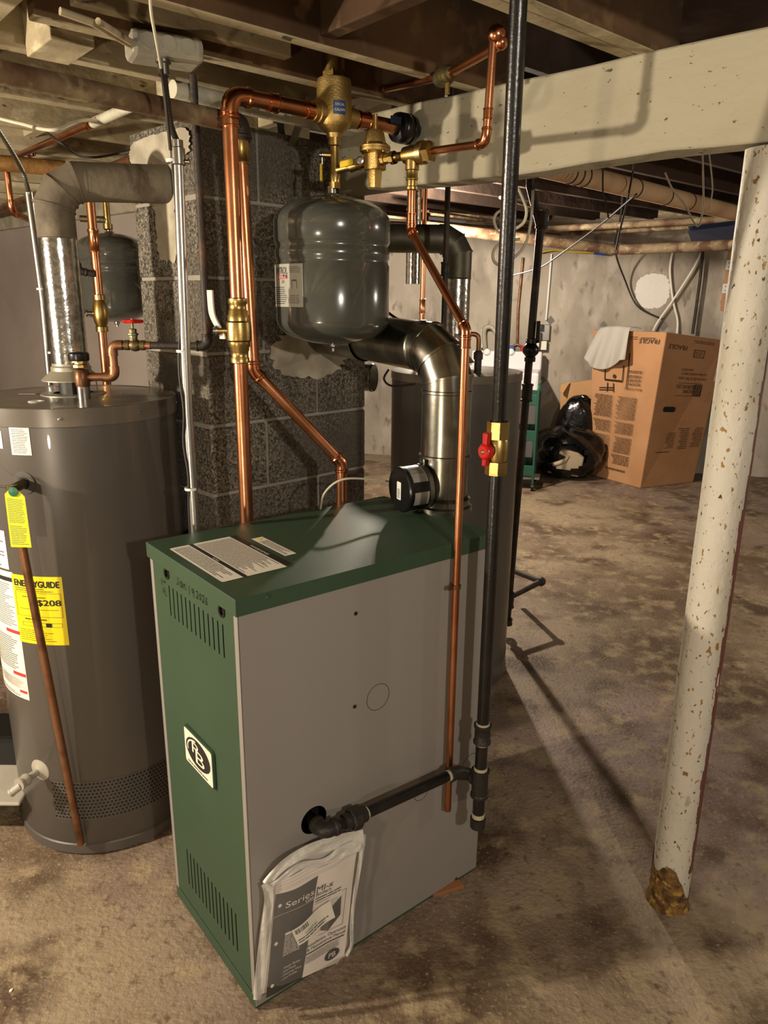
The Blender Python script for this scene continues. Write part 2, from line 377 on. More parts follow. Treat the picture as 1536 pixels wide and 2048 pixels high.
# ceilings: near bay boards at 2.26, far bay at 2.47
ce = slab('ceiling', [J(-8, -6)[:2], J(6, -6)[:2], J(6, 1.66)[:2], J(-8, 1.66)[:2]], 2.26, 2.34, 'deck')
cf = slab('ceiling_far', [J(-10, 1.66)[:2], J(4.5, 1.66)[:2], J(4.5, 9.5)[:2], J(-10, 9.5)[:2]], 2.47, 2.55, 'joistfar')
def joist(par, c0, s0, s1, w=.038, z0=2.07, z1=2.26, m='joist', name='joist'):
    mb = MB(m); p = J(c0, s0, z0); mb.obox(p, dJ*(s1-s0), nJ*w, Zv*(z1-z0))
    if m == 'joistdk': mb.use('joist').obox(p-Zv*.002+nJ*.001, dJ*(s1-s0), nJ*(w-.002), Zv*.012)
    return mb.build(name, par, smooth=False, bevel=.003)
for c, s0, s1, mt in ((1.0, -3, 1.66, 'joist'), (.6, -3, 1.66, 'joist'), (.2, -3, 1.66, 'joist'), (-.2, -2, 1.66, 'joist'), (-.6, -2, 1.68, 'joist'), (-1.016, -2, 1.70, 'joistdk'), (-1.056, -2, 1.70, 'joist'), (-1.465, -2, 1.72, 'joistdk'), (-1.7, .55, 1.66, 'joistdk'),
                      (-1.69, -2, .42, 'joist'), (-1.93, -2, 1.66, 'joist'), (-2.36, -2, 1.66, 'joist'), (-2.75, -2, 1.66, 'joist'), (-3.16, -2, 1.66, 'joist'), (-3.55, -2, 1.66, 'joist'), (-3.95, -2, 1.66, 'joist'), (-4.4, -2, 1.66, 'joist'), (-4.9, -2, 1.66, 'joist'), (-5.5, -2, 1.66, 'joist')):
    joist(ce, c, s0, s1, m=mt)
joist(ce, -1.655, -2, .40, m='joistdk', z0=2.075)
joist(ce, -1.665, .62, 1.12, m='joist', z0=2.10, w=.03)
# second ply slightly lower on the doubled joist at the right
# blocking
def block(c0, c1, s, th=.038, z0=2.085, m='joist', z1=2.26):
    mb = MB(m); mb.obox(J(c0, s, z0), nJ*(c1-c0), dJ*th, Zv*(z1-z0)); mb.build('blocking', ce, smooth=False, bevel=.003)
block(-1.427, -1.056, 1.05, m='joistdk'); block(-1.66, -1.427, .42, z0=2.09); block(-1.89, -1.73, .60, th=.09, z0=2.055)
mb = MB('joist'); mb.obox(J(-1.60, .18, 2.045), nJ*.42+dJ*.05, dJ*.09, Zv*.03); mb.build('cleat', ce, smooth=False, bevel=.003)
mb = MB('joist'); mb.obox(J(-1.78, .40, 2.04), nJ*.33, dJ*.085, Zv*.035); mb.build('cleat', ce, smooth=False, bevel=.003)
for s in (.55, 1.1, 1.45): block(-2.322, -1.93, s, z0=2.1)
block(-3.122, -2.75, .75, z0=2.12, th=.04); block(-3.122, -2.75, .95, z0=2.12, th=.04)
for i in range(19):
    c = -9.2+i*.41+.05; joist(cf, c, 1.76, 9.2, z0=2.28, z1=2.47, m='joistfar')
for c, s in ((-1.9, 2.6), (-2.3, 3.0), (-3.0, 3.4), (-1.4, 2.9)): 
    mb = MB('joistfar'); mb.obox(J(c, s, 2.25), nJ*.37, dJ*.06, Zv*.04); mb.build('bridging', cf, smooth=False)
# ------------------------------------------------------------------ beam and post
bn = V((bd.y, -bd.x, 0)); 
if bn.dot(V((0, -1, 0))) < 0: bn = -bn
mb = MB('beam')
p0 = PO-bd*2.6; p1 = PO+bd*1.26
n = 40; vs = []; fs = []
for i in range(n+1):
    q = p0+(p1-p0)*i/n; j = [random.uniform(-.004, .004) for _ in range(4)]
    zb = 1.862+.004*math.sin(i*.7); zt = 2.068
    for k, (o_, z_) in enumerate(((.045+j[0], zb+j[1]*.6), (-.045, zb), (-.045, zt), (.045+j[2]*.6, zt+j[3]*.4))): vs.append(q+bn*o_+Zv*z_)
for i in range(n):
    for k in range(4): fs.append((i*4+k, (i+1)*4+k, (i+1)*4+(k+1) % 4, i*4+(k+1) % 4)[::-1])
fs += [(0, 1, 2, 3)[::-1], (n*4+3, n*4+2, n*4+1, n*4)[::-1]]
mb.add(vs, fs); bo = tag(mb.build('support_beam', smooth=True, angle=30, bevel=.006), 'thick cream-painted timber beam running across the ceiling onto the post', 'beam')
pr = thing('support_post', 'round cream-painted steel post with rust spots, standing at the right', 'post', PO)
mb = MB('post'); prof = []
for i in range(41):
    z = i/40*1.855; prof.append((.049+random.uniform(-.0006, .0006), z))
mb.lathe(PO, Zv, [(0, 0)]+prof+[(0, 1.855)], 40); mb.build('shaft', pr)
mb = MB('rustbase')
vs = []; n = 28
for j in range(7):
    for i in range(n):
        a = 2*PI*i/n; r = .0500+random.uniform(.0003, .0016)+(.006 if j == 0 else 0); vs.append(PO+V((math.cos(a)*r, math.sin(a)*r, j*.016*(1+.25*math.sin(a*3+1)-.45*math.cos(a)+random.uniform(-.06, .06)))))
mb.add(vs, [(j*n+i, j*n+(i+1) % n, (j+1)*n+(i+1) % n, (j+1)*n+i) for j in range(6) for i in range(n)]); mb.build('rust_crust', pr)
mb = MB('redside')
for k in range(60):   # long strip of dark red on the right flank
    z = .12+k*.026; a0_ = math.radians(-58+4*math.sin(k*.5)+3*math.sin(k*1.7)+max(0, k-34)*.9); a1_ = math.radians(-18)
    mb.add([PO+V((math.cos(t)*.0502, math.sin(t)*.0502, zz)) for zz in (z, z+.0262) for t in (a0_, (a0_+a1_)/2, a1_)], [(0, 1, 4, 3), (1, 2, 5, 4)])
mb.build('red_streak', pr)
# ------------------------------------------------------------------ chimney of concrete block
cr = thing('chimney', 'concrete block chimney stack behind the green boiler', 'chimney', CH+cu*.3+cv*.17)
mb = MB('mortar'); Lc, Wc = .61, .345
mb.obox(CH+cu*.006+cv*.006, cu*(Lc-.012), cv*(Wc-.012), Zv*2.0); mb.build('mortar_core', cr, smooth=False)
random.seed(5); g = .005
for k in range(10):
    mb = MB('block')
    z0 = k*.2025+g-.012*(k > 0); z1 = min((k+1)*.2025-g-.012, 2.0)
    f = [0, .2, Lc] if k % 2 else [0, .4, Lc]
    for a, b in zip(f, f[1:]):
        o = random.uniform(-.0015, .0015); mb.obox(CH+cu*(a+g)-cv*(0-o)+Zv*z0, cu*(b-a-2*g), cv*.1, Zv*(z1-z0))
    if k % 2: mb.obox(CH+Zv*z0+cu*.0+cv*.101, cu*.1, cv*(Wc-.106), Zv*(z1-z0))
    else: mb.obox(CH+Zv*z0+cu*.0+cv*.101, cu*.1, cv*(Wc-.106), Zv*(z1-z0))
    mb.obox(CH+cu*(Lc-.1)+cv*.1+Zv*z0, cu*.1, cv*(Wc-.1), Zv*(z1-z0))
    mb.build('block_course', cr, smooth=False, bevel=.004)
cF = psurf(CH+cv*-.001, cu, Zv); cL = psurf(CH+cv*Wc, -cv, Zv)     # the two visible faces
random.seed(11)
mb = MB('plaster'); blob(mb, cL, .168, 1.945, .162, .035, 60, .05, .003, 5); mb.build('whitewash', cr, smooth=False)
mb = MB('plaster'); blob(mb, cL, .185, 1.85, .07, .10, 40, .12, .0032); mb.build('plaster_smear', cr, smooth=False)
mb = MB('plaster'); blob(mb, cL, .185, 1.72, .06, .07, 40, .14, .003); mb.build('plaster_smear', cr, smooth=False)
mb = MB('plaster'); blob(mb, cF, .375, 1.395, .15, .075, 60, .10, .003, 2.2); blob(mb, cF, .42, 1.50, .13, .11, 40, .05, .0031, 2.2); mb.build('plaster_smear', cr, smooth=False)
# ------------------------------------------------------------------ green and grey boiler
bo = thing('boiler', 'floor-standing boiler with green front and lid and grey side panels', 'boiler', A+uB*BL/2+vB*BW/2)
S = psurf(A, uB, Zv)                 # near side: x along the length, y up
Fs = psurf(Cb, -vB, Zv)              # front: x from the far edge to the near corner
def shit(px, py): p = Pp(px, py, A, 51.3); return (p-A).dot(uB), p.z
def fhit(px, py): p = Pp(px, py, A, -38.7); return (p-Cb).dot(-vB), p.z
circ = lambda x, y, r, n=32, ry=None: [(x+r*math.cos(2*PI*i/n), y+(ry or r)*math.sin(2*PI*i/n)) for i in range(n)]
hx, hz = shit(628, 1640); ZL = BH-.036
sidep = MB('grey').plate([(.0, .012), (BL, .012), (BL, ZL+.01), (0, ZL+.01)], [circ(hx, hz, .034)[::-1]], A, uB, Zv, .002).build('side_panel', bo, smooth=False)
mb = MB('grey'); mb.obox(A+vB*(BW-.002)+Zv*.012, uB*BL, vB*.002, Zv*(ZL)); mb.build('far_side_panel', bo, smooth=False)
mb = MB('grey'); mb.obox(A+uB*(BL-.002)+Zv*.012, uB*.002, vB*BW, Zv*ZL); mb.build('rear_panel', bo, smooth=False)
mb = MB('black'); mb.obox(A+uB*.0045+vB*.05+Zv*.05, uB*(BL-.05), vB*(BW-.1), Zv*(ZL-.06)); mb.build('dark_slot_backing', bo, smooth=False)  # black box close behind the slots, painting in the dark inside
mb = MB('green'); mb.obox(A+uB*.004+vB*.004, uB*(BL-.008), vB*(BW-.008), Zv*.014); mb.build('base_pan', bo, smooth=False)
for x in (0, BW-.017):
    mb = MB('grey'); mb.obox(Fs(x, .035), -vB*.017, uB*.002, Zv*(ZL-.035)); mb.build('edge_flange', bo, smooth=False)
slots = []
def slot(x, z0, z1, w=.0029): return [(x-w, z0), (x+w, z0), (x+w, z1), (x-w, z1)][::-1]
x0, a = fhit(337, 1173); _, b = fhit(341, 1232); x1, c = fhit(444, 1247); _, d = fhit(446, 1314)
zt, zb = (a+c)/2, (b+d)/2
for i in range(13): slots.append(slot(x0+(x1-x0)*i/12, zb, zt))
x0, a = fhit(373, 1700); _, b = fhit(379, 1778); x1, c = fhit(470, 1826); _, d = fhit(473, 1893)
zt, zb = (a+c)/2, (b+d)/2
for i in range(14): slots.append(slot(x0+(x1-x0)*i/13, zb, zt))
g1 = fhit(333, 1147); g2 = fhit(443, 1222)
holes = slots+[circ(q[0], q[1], .012)[::-1] for q in (g1, g2)]
frontp = MB('green').plate([(.017, .038), (BW-.017, .038), (BW-.017, ZL+.01), (.017, ZL+.01)], holes, Fs(0, 0, -.001), -vB, Zv, .0012).build('front_panel', bo, smooth=False)
for q in (g1, g2):
    MB('blackp').lathe(Fs(q[0], q[1], -.004), nF, [(.009, 0), (.009, .005), (.0135, .0055), (.0145, .004), (.0145, .0)], 24).build('grommet', frontp)
mb = MB('green'); mb.obox(Fs(.002, .004, .001), -vB*(BW-.004), -nF*.003, Zv*.032); mb.build('kick_plate', bo, smooth=False, bevel=.001)
# lid with turned-down rim
mb = MB('green'); e = .005
mb.obox(A-uB*e-vB*e+Zv*(BH-.002), uB*(BL+2*e), vB*(BW+2*e), Zv*.002)
mb.obox(A-uB*e-vB*e+Zv*ZL, uB*(BL+2*e), vB*.0015, Zv*.035); mb.obox(A-uB*e-vB*e+Zv*ZL, uB*.0015, vB*(BW+2*e), Zv*.035)
mb.obox(A-uB*e+vB*(BW+e)+Zv*ZL, uB*(BL+2*e), -vB*.0015, Zv*.035); mb.obox(A+uB*(BL+e)-vB*e+Zv*ZL, -uB*.0015, vB*(BW+2*e), Zv*.035)
lidp = mb.build('lid', bo, smooth=False, bevel=.0008)
def screw(sf, x, y, m='blackp', r=.0045, off=0, par=None):
    p = sf(x, y, off); n = sf(x, y, 1)-sf(x, y, 0)
    MB(m).lathe(p, n, [(r, 0), (r*1.0, .0015), (r*.7, .003), (0, .0034)], 14).build('screw', par)
for px, py in ((711, 1227), (709, 1413), (912, 1757)):
    x, z = shit(px, py); screw(S, x, z, par=sidep)
x, z = shit(532, 1192); screw(S, x, z, 'green', .005, e, lidp); x, z = shit(958, 1076); screw(S, x, z, 'green', .005, e, lidp)
x, z = shit(525+70, 1965); 
for px, py, r in ((756, 1394, .033), (942, 1530, .034), (842, 1584, .024)):
    x, z = shit(px, py); o_ = circ(x, z, r, 40); MB('blackp').plate(o_, [circ(x, z, r-.0011, 40)[::-1]], S(0, 0, .0004), uB, Zv, .0006).build('knockout_ring', sidep, smooth=False)
# lid labels
Ls = psurf(A+Zv*BH, uB, vB)
def lh(px, py): p = Zp(px, py, BH)-A; return p.dot(uB), p.dot(vB)
q = [lh(*p) for p in ((336, 1098), (448, 1166), (583, 1130), (474, 1071))]
lx0 = (q[0][0]+q[1][0])/2; lx1 = (q[2][0]+q[3][0])/2; ly0 = (q[1][1]+q[2][1])/2; ly1 = (q[0][1]+q[3][1])/2
LT = lambda x, y, off=0: Ls(lx0+y, ly1-x, off)       # label frame: reads from the front; x across, y away from the front
Wl, Hl = ly1-ly0, lx1-lx0
mb = MB('white'); mb.rpatch(LT, 0, Wl, 0, Hl, .006, .0006)
mb.use('ink'); y1 = Hl*.34; mb.patch(LT, 0, Wl, Hl*.28, y1, .001); mb.patch(LT, 0, Wl, Hl*.90, Hl, .001)
mb.use('white'); mb.text(LT, 'NOTICE', Wl/2, Hl*.288, Hl*.045, .0014); mb.text(LT, 'WARNING', Wl/2, Hl*.925, Hl*.06, .0014, squash=1.7)
mb.use('ink'); mb.lines(LT, .012, Wl-.012, Hl*.26, Hl*.03, 8, .3); mb.lines(LT, .012, Wl-.012, Hl*.88, Hl*.36, 19, .3)
mb.build('instruction_label', lidp, smooth=False)
q = [lh(*p) for p in ((501, 1078), (572, 1113), (590, 1107), (521, 1075))]
ax0 = (q[0][0]+q[1][0])/2; ax1 = (q[2][0]+q[3][0])/2+.004; ay0 = (q[1][1]+q[2][1])/2; ay1 = (q[0][1]+q[3][1])/2
L2 = lambda x, y, off=0: Ls(ax0+y, ay1-x, off)
mb = MB('white'); mb.patch(L2, 0, ay1-ay0, 0, ax1-ax0, .0006); mb.use('ink'); mb.lines(L2, .03, ay1-ay0-.005, ax1-ax0-.004, .004, 5, .3); mb.use('yellow'); mb.add([L2(.005, .012, .001), L2(.022, .012, .001), L2(.013, .026, .001)], [(0, 1, 2)])
mb.build('caution_label', lidp, smooth=False)
# oval emblem plate
q = [fhit(*p) for p in ((371, 1449), (429, 1500), (433, 1577), (377, 1521))]
ex0 = (q[0][0]+q[3][0])/2; ex1 = (q[1][0]+q[2][0])/2; ez0 = (q[2][1]+q[3][1])/2; ez1 = (q[0][1]+q[1][1])/2
W_, H_ = ex1-ex0, ez1-ez0; Es = lambda x, y, off=0: Fs(ex0+x, ez0+y, off)
def rrect(x0, x1, y0, y1, r, n=4):
    pts = []
    for cx, cy, a0 in ((x1-r, y1-r, 0), (x0+r, y1-r, 90), (x0+r, y0+r, 180), (x1-r, y0+r, 270)):
        for i in range(n+1): a = math.radians(a0+90*i/n); pts.append((cx+r*math.cos(a), cy+r*math.sin(a)))
    return pts
em = MB('green').plate(rrect(0, W_, 0, H_, .008), [], Es(0, 0, .006), -vB, Zv, .006).use('cream')
em.add([Es(x, y, .0064) for x, y in rrect(.004, W_-.004, .004, H_-.004, .006)], [tuple(range(20))])
em.use('ink'); em.add([Es(x, y, .0070) for x, y in circ(W_*.5, H_*.54, W_*.42, 40, H_*.36)], [tuple(range(40))])
em.use('cream'); t = [(W_*.5+W_*.37*math.cos(a), H_*.54+H_*.315*math.sin(a)) for a in [math.radians(100+k*8) for k in range(13)]]
t2 = [(W_*.5+W_*.34*math.cos(a), H_*.54+H_*.275*math.sin(a)) for a in [math.radians(100+k*8) for k in range(13)]]
em.add([Es(x, y, .0075) for x, y in t+t2], [(i, i+1, 14+i, 13+i) for i in range(12)])
em.text(Es, 'B', W_*.58, H_*.30, H_*.50, .0078, w=W_*.30)
em.text(Es, 'P', W_*.42, H_*.50, H_*.42, .0076, w=W_*.22)
em.use('ink2'); em.lines(Es, W_*.12, W_*.8, H_*.15, H_*.09, 1, .5, .0075, 0)
em.build('emblem_plate', frontp, smooth=False)
# handwriting
mb = MB('marker')
def stroke(mb, sf, pts, w=.0018, off=.0006):
    for (x0, y0), (x1, y1) in zip(pts, pts[1:]):
        d = V((x1-x0, y1-y0)); l = d.length or 1; nx, ny = -d.y/l*w/2, d.x/l*w/2
        mb.add([sf(x0-nx, y0-ny, off), sf(x1-nx, y1-ny, off), sf(x1+nx, y1+ny, off), sf(x0+nx, y0+ny, off)], [(0, 3, 2, 1)])
        mb.add([sf(x0-nx, y0-ny, off), sf(x1-nx, y1-ny, off), sf(x1+nx, y1+ny, off), sf(x0+nx, y0+ny, off)], [(0, 1, 2, 3)])
G = {'J': [[(.1, 1), (.9, 1)], [(.55, 1), (.55, .2), (.3, 0), (.05, .15)]], 'a': [[(.75, .55), (.3, .6), (.1, .3), (.3, .0), (.7, .15), (.75, .55), (.8, .0)]],
     'n': [[(.15, .6), (.15, 0)], [(.15, .4), (.5, .6), (.75, .4), (.8, 0)]], '1': [[(.4, 1), (.4, 0)]], '9': [[(.8, .8), (.4, .95), (.25, .65), (.6, .5), (.8, .8), (.7, 0)]],
     '2': [[(.15, .75), (.4, .98), (.75, .8), (.6, .4), (.1, 0), (.8, .05)]], '0': [[(.5, .9), (.2, .5), (.4, .05), (.75, .3), (.7, .75), (.5, .9)]],
     '6': [[(.65, .95), (.25, .5), (.3, .05), (.7, .1), (.65, .45), (.3, .4)]], 's': [[(.7, .6), (.3, .5), (.6, .25), (.2, .05)]], 't': [[(.5, .8), (.5, 0)], [(.2, .5), (.8, .5)]],
     'F': [[(.2, 0), (.2, 1), (.8, 1)], [(.2, .5), (.6, .5)]], 'L': [[(.2, 1), (.2, 0), (.8, 0)]]}
def hand(sf, x, y, s, txt, slope=0):
    for ch in txt:
        for st in G.get(ch, []): stroke(mb, sf, [(x+a*s*.7, y+b*s+slope*(x)) for a, b in st])
        x += s*(.8 if ch != ' ' else .75)
xa, za = fhit(353, 1165); xb_, zb_ = fhit(395, 1192)
hand(Fs, xa, za-.004, .022, 'Jan'); xq, zq = fhit(376, 1183); hand(Fs, xq, zq-.006, .021, '19'); xq, zq = fhit(392, 1192); hand(Fs, xq, zq-.004, .018, '2026')
xq, zq = fhit(322, 1165); hand(Fs, xq, zq-.004, .017, '1'); hand(Fs, xq+.012, zq+.004, .010, 'st'); xq, zq = fhit(326, 1182); hand(Fs, xq, zq-.006, .014, 'FL')
mb.build('handwritten_date', frontp, smooth=False)
# shim under the far corner
p = Zp(890, 1790, 0)
mb = MB('shim'); d = bear(18); mb.obox(p+V((-.03, -.01, .0)), d*.0+V((.085, .035, 0)), V((-.03, .045, 0)), Zv*.010); tag(mb.build('wood_shim', smooth=False, bevel=.001), 'small reddish wood shim poking out under the far end of the boiler', 'shim')
# ------------------------------------------------------------------ manual in its bag, leaning on the boiler's side
def sp(px, py, off): return Pp(px, py, A, 51.3, off)
bag = thing('plastic_bag', 'crumpled clear plastic bag holding the manual, leaning on the boiler side', 'bag', sp(600, 1960, .03))
bag.location.z = 0
q = lambda px, py, o_: sp(px, py, o_)
outline = [(505, 1999), (521, 1850), (529, 1800), (524, 1760), (560, 1722), (600, 1698), (645, 1680), (690, 1668), (733, 1664), (727, 1712), (713, 1790), (706, 1840), (707, 1880), (697, 1915), (640, 1945), (580, 1975), (520, 2003)]
def raster(poly, nx, ny):      # fill an outline given in the picture by rows between its left and right chains
    return None
L_ = [(505, 1996), (513, 1925), (521, 1850), (529, 1800), (524, 1760), (575, 1713), (640, 1682)]
R_ = [(692, 1918), (704, 1885), (706, 1845), (712, 1790), (721, 1745), (729, 1700), (733, 1666)]
def loft(L_, R_, offs, nx, sub, jag, m, name, par, back=.012):
    def ip(ch, t):
        k = min(int(t*(len(ch)-1)), len(ch)-2); f = t*(len(ch)-1)-k; return (ch[k][0]*(1-f)+ch[k+1][0]*f, ch[k][1]*(1-f)+ch[k+1][1]*f)
    ny = (len(L_)-1)*sub; mb = MB(m); vs = []
    for j in range(ny+1):
        a = ip(L_, j/ny); b = ip(R_, j/ny)
        for i in range(nx+1):
            t = i/nx; e = math.sin(PI*t)**.5; px = a[0]*(1-t)+b[0]*t; py = a[1]*(1-t)+b[1]*t
            if j == ny: py += 4*math.sin(t*7)
            vs.append(sp(px, py, offs*e*(.5+.5*math.sin(PI*min(1, (j/ny)*1.0+.0))**.3) + .004+random.uniform(-jag, jag)))
    mb.add(vs, [(j*(nx+1)+i, j*(nx+1)+i+1, (j+1)*(nx+1)+i+1, (j+1)*(nx+1)+i) for j in range(ny) for i in range(nx)])
    n0 = len(vs); vb = [v-nS*(.0) for v in vs]
    return mb.build(name, par, smooth=True, sub=1, angle=180)
random.seed(21)
loft(L_, R_, .012, 16, 3, .0035, 'poly', 'back_film', bag)
# booklet
mn = thing('manual_booklet', 'boiler instruction booklet with a dark left column, inside the plastic bag', 'booklet', sp(600, 1960, .03)); mn.location.z = 0
bw, bh = .2159, .2794
P00, P10, P01, P11 = sp(531, 1996, .022), sp(688, 1911, .022), sp(552, 1786, .024), sp(713, 1706, .024)
Q0 = qsurf(P00, P10, P01, P11, bw, bh)
Q = lambda x, y, off=0: Q0(x, y, off+.010*math.sin(PI*x/bw)*(y/bh)**2*.6+.0015*math.sin(x*60+y*20))
mb = MB('paper'); mb.patch(Q, 0, bw, 0, bh, .0, 24, 24)
for k in range(4): mb.patch(lambda x, y, off=0: Q(x, y+.003+.002*k-.012*k*(x/bw)*(1-x/bw)*(-1), off), 0, bw, bh-.02, bh+.001+.0035*k, -.0012*(k+1), 12, 2)
mb.build('pages', mn, smooth=True, angle=180)
mb = MB('charcoal'); fx = lambda y: bw*(.445+.045*(y/bh))
nx, ny = 10, 24; vs = []
for j in range(ny+1):
    y = bh*j/ny
    for i in range(nx+1): vs.append(Q(fx(y)*i/nx, min(y, bh*(.985-.02*math.sin(PI*i/nx))) if j == ny else y, .0008))
mb.add(vs, [(j*(nx+1)+i, j*(nx+1)+i+1, (j+1)*(nx+1)+i+1, (j+1)*(nx+1)+i) for j in range(ny) for i in range(nx)])
mb.use('paper'); o1 = .0016
for y in (bh*.86, bh*.5, bh*.10): mb.lathe(Q(.013, y, .0010), nS, [(0, 0), (.0045, .0001), (.0045, .0006), (0, .0007)], 14)
mb.text(Q, 'Series', fx(bh*.8)-.003, bh*.815, .023, o1, 'r', w=.074); mb.text(Q, 'Gas', fx(bh*.78)-.003, bh*.775, .015, o1, 'r')
mb.lines(Q, .035, .085, bh*.53, bh*.33, 13, .4, o1, .2); mb.patch(Q, .035, .085, bh*.535, bh*.56, o1)
for i, tx in enumerate(('Water Boiler', 'Gas-Fired', 'Chimney Vent', 'Low Profile')): mb.text(Q, '- '+tx, .035, bh*(.20-.035*i), .0085, o1, 'l')
mb.patch(Q, .0, fx(bh*.77), bh*.765, bh*.768, o1, 6)
mb.use('ink'); o2 = .0016
mb.text(Q, 'MI-x', fx(bh*.8)+.004, bh*.815, .023, o2, 'l', w=.044); mb.text(Q, 'Boilers', fx(bh*.8)+.004, bh*.775, .015, o2, 'l')
mb.lines(Q, fx(bh*.7)+.004, bw*.86, bh*.765, bh*.715, 2, .35, o2, .2)
for x0, x1, y0, y1 in ((bw*.5, bw*.91, bh*.70, bh*.703), (bw*.905, bw*.91, bh*.36, bh*.70), (bw*.6, bw*.91, bh*.36, bh*.363)): mb.patch(Q, x0, x1, y0, y1, o2)
mb.text(Q, 'Installation, Operation', bw*.46, bh*.30, .0125, o2, 'l', w=bw*.5); mb.text(Q, '& Maintenance Manual', bw*.46, bh*.258, .0125, o2, 'l', w=bw*.5)
mb.patch(Q, bw*.455, bw*.95, bh*.228, bh*.240, o2, 6); mb.use('ink2'); mb.lines(Q, bw*.46, bw*.93, bh*.215, bh*.135, 7, .35, o2, .15)
mb.use('ink'); mb.add([Q(x, y, o2) for x, y in circ(bw*.82, bh*.085, .021, 28, .015)], [tuple(range(28))]); mb.use('paper'); mb.text(Q, 'PB', bw*.82, bh*.06, .020, .0026)
# printed picture of a cabinet
mb.use('ink2'); mb.add([Q(x, y, o2) for x, y in ((bw*.62, bh*.40), (bw*.72, bh*.36), (bw*.86, bh*.47), (bw*.84, bh*.66), (bw*.74, bh*.60), (bw*.60, bh*.62))], [(0, 1, 2, 3, 4, 5)])
mb.use('charcoal'); mb.add([Q(x, y, o2+.0004) for x, y in ((bw*.72, bh*.36), (bw*.86, bh*.47), (bw*.84, bh*.66), (bw*.73, bh*.57))], [(0, 1, 2, 3)])
mb.build('cover_print', mn, smooth=False)
st = MB('white'); P = [sp(x, y, .036) for x, y in ((597, 1892), (670, 1834), (583, 1862), (660, 1801))]
sq = qsurf(P[0], P[1], P[2], P[3], .11, .045); s2 = lambda x, y, off=0: sq(x, y, off+.003*math.sin(x*60))
st.patch(s2, 0, .11, 0, .045, 0, 14, 3); st.use('ink')
x = .005
while x < .04: w_ = random.choice((.0006, .0012, .002)); st.patch(s2, x, x+w_, .030, .041, .0008); x += w_+.0012
st.text(s2, '112027-01', .045, .017, .009, .0008); st.lines(s2, .004, .1, .016, .004, 2, .4, .0008)
st.build('barcode_sticker', mn, smooth=True, angle=180)
# clear front film
random.seed(4)
L2_ = [(x+3, y-1) for x, y in L_]; 
loft(L_, R_, .046, 14, 3, .0022, 'film', 'front_film', bag)
mb = MB('poly')          # white creased mouth and left seam of the bag
def ribbon(pts, ws, off, m='poly', name='bag_fold', n=5, amp=.004):
    mb = MB(m); vs = []
    pp = [V((a, b, 0)) for a, b in pts]; pp = wirepath(pp, 6); nn = len(pp)
    for i, p in enumerate(pp):
        d = (pp[min(i+1, nn-1)]-pp[max(i-1, 0)]).normalized(); nr = V((-d.y, d.x, 0)); w = ws[0]+(ws[1]-ws[0])*i/(nn-1)
        for k in range(n): t = k/(n-1)-.5; q_ = p+nr*t*w; vs.append(sp(q_.x, q_.y, off+amp*math.cos(t*6+i*.5)+random.uniform(-.0008, .0008)))
    mb.add(vs, [(i*n+k, i*n+k+1, (i+1)*n+k+1, (i+1)*n+k) for i in range(nn-1) for k in range(n-1)])
    mb.build(name, bag, smooth=True, angle=180)
ribbon([(514, 2000), (520, 1940), (530, 1870), (538, 1800), (532, 1768)], (15, 20), .030)
ribbon([(530, 1768), (570, 1728), (620, 1700), (680, 1683), (728, 1676)], (14, 34), .030, amp=.006)
ribbon([(545, 1772), (600, 1733), (650, 1725), (690, 1700), (722, 1690)], (10, 26), .028, amp=.005)
ribbon([(726, 1680), (716, 1750), (708, 1800), (703, 1850), (703, 1890), (692, 1912)], (8, 7), .026)
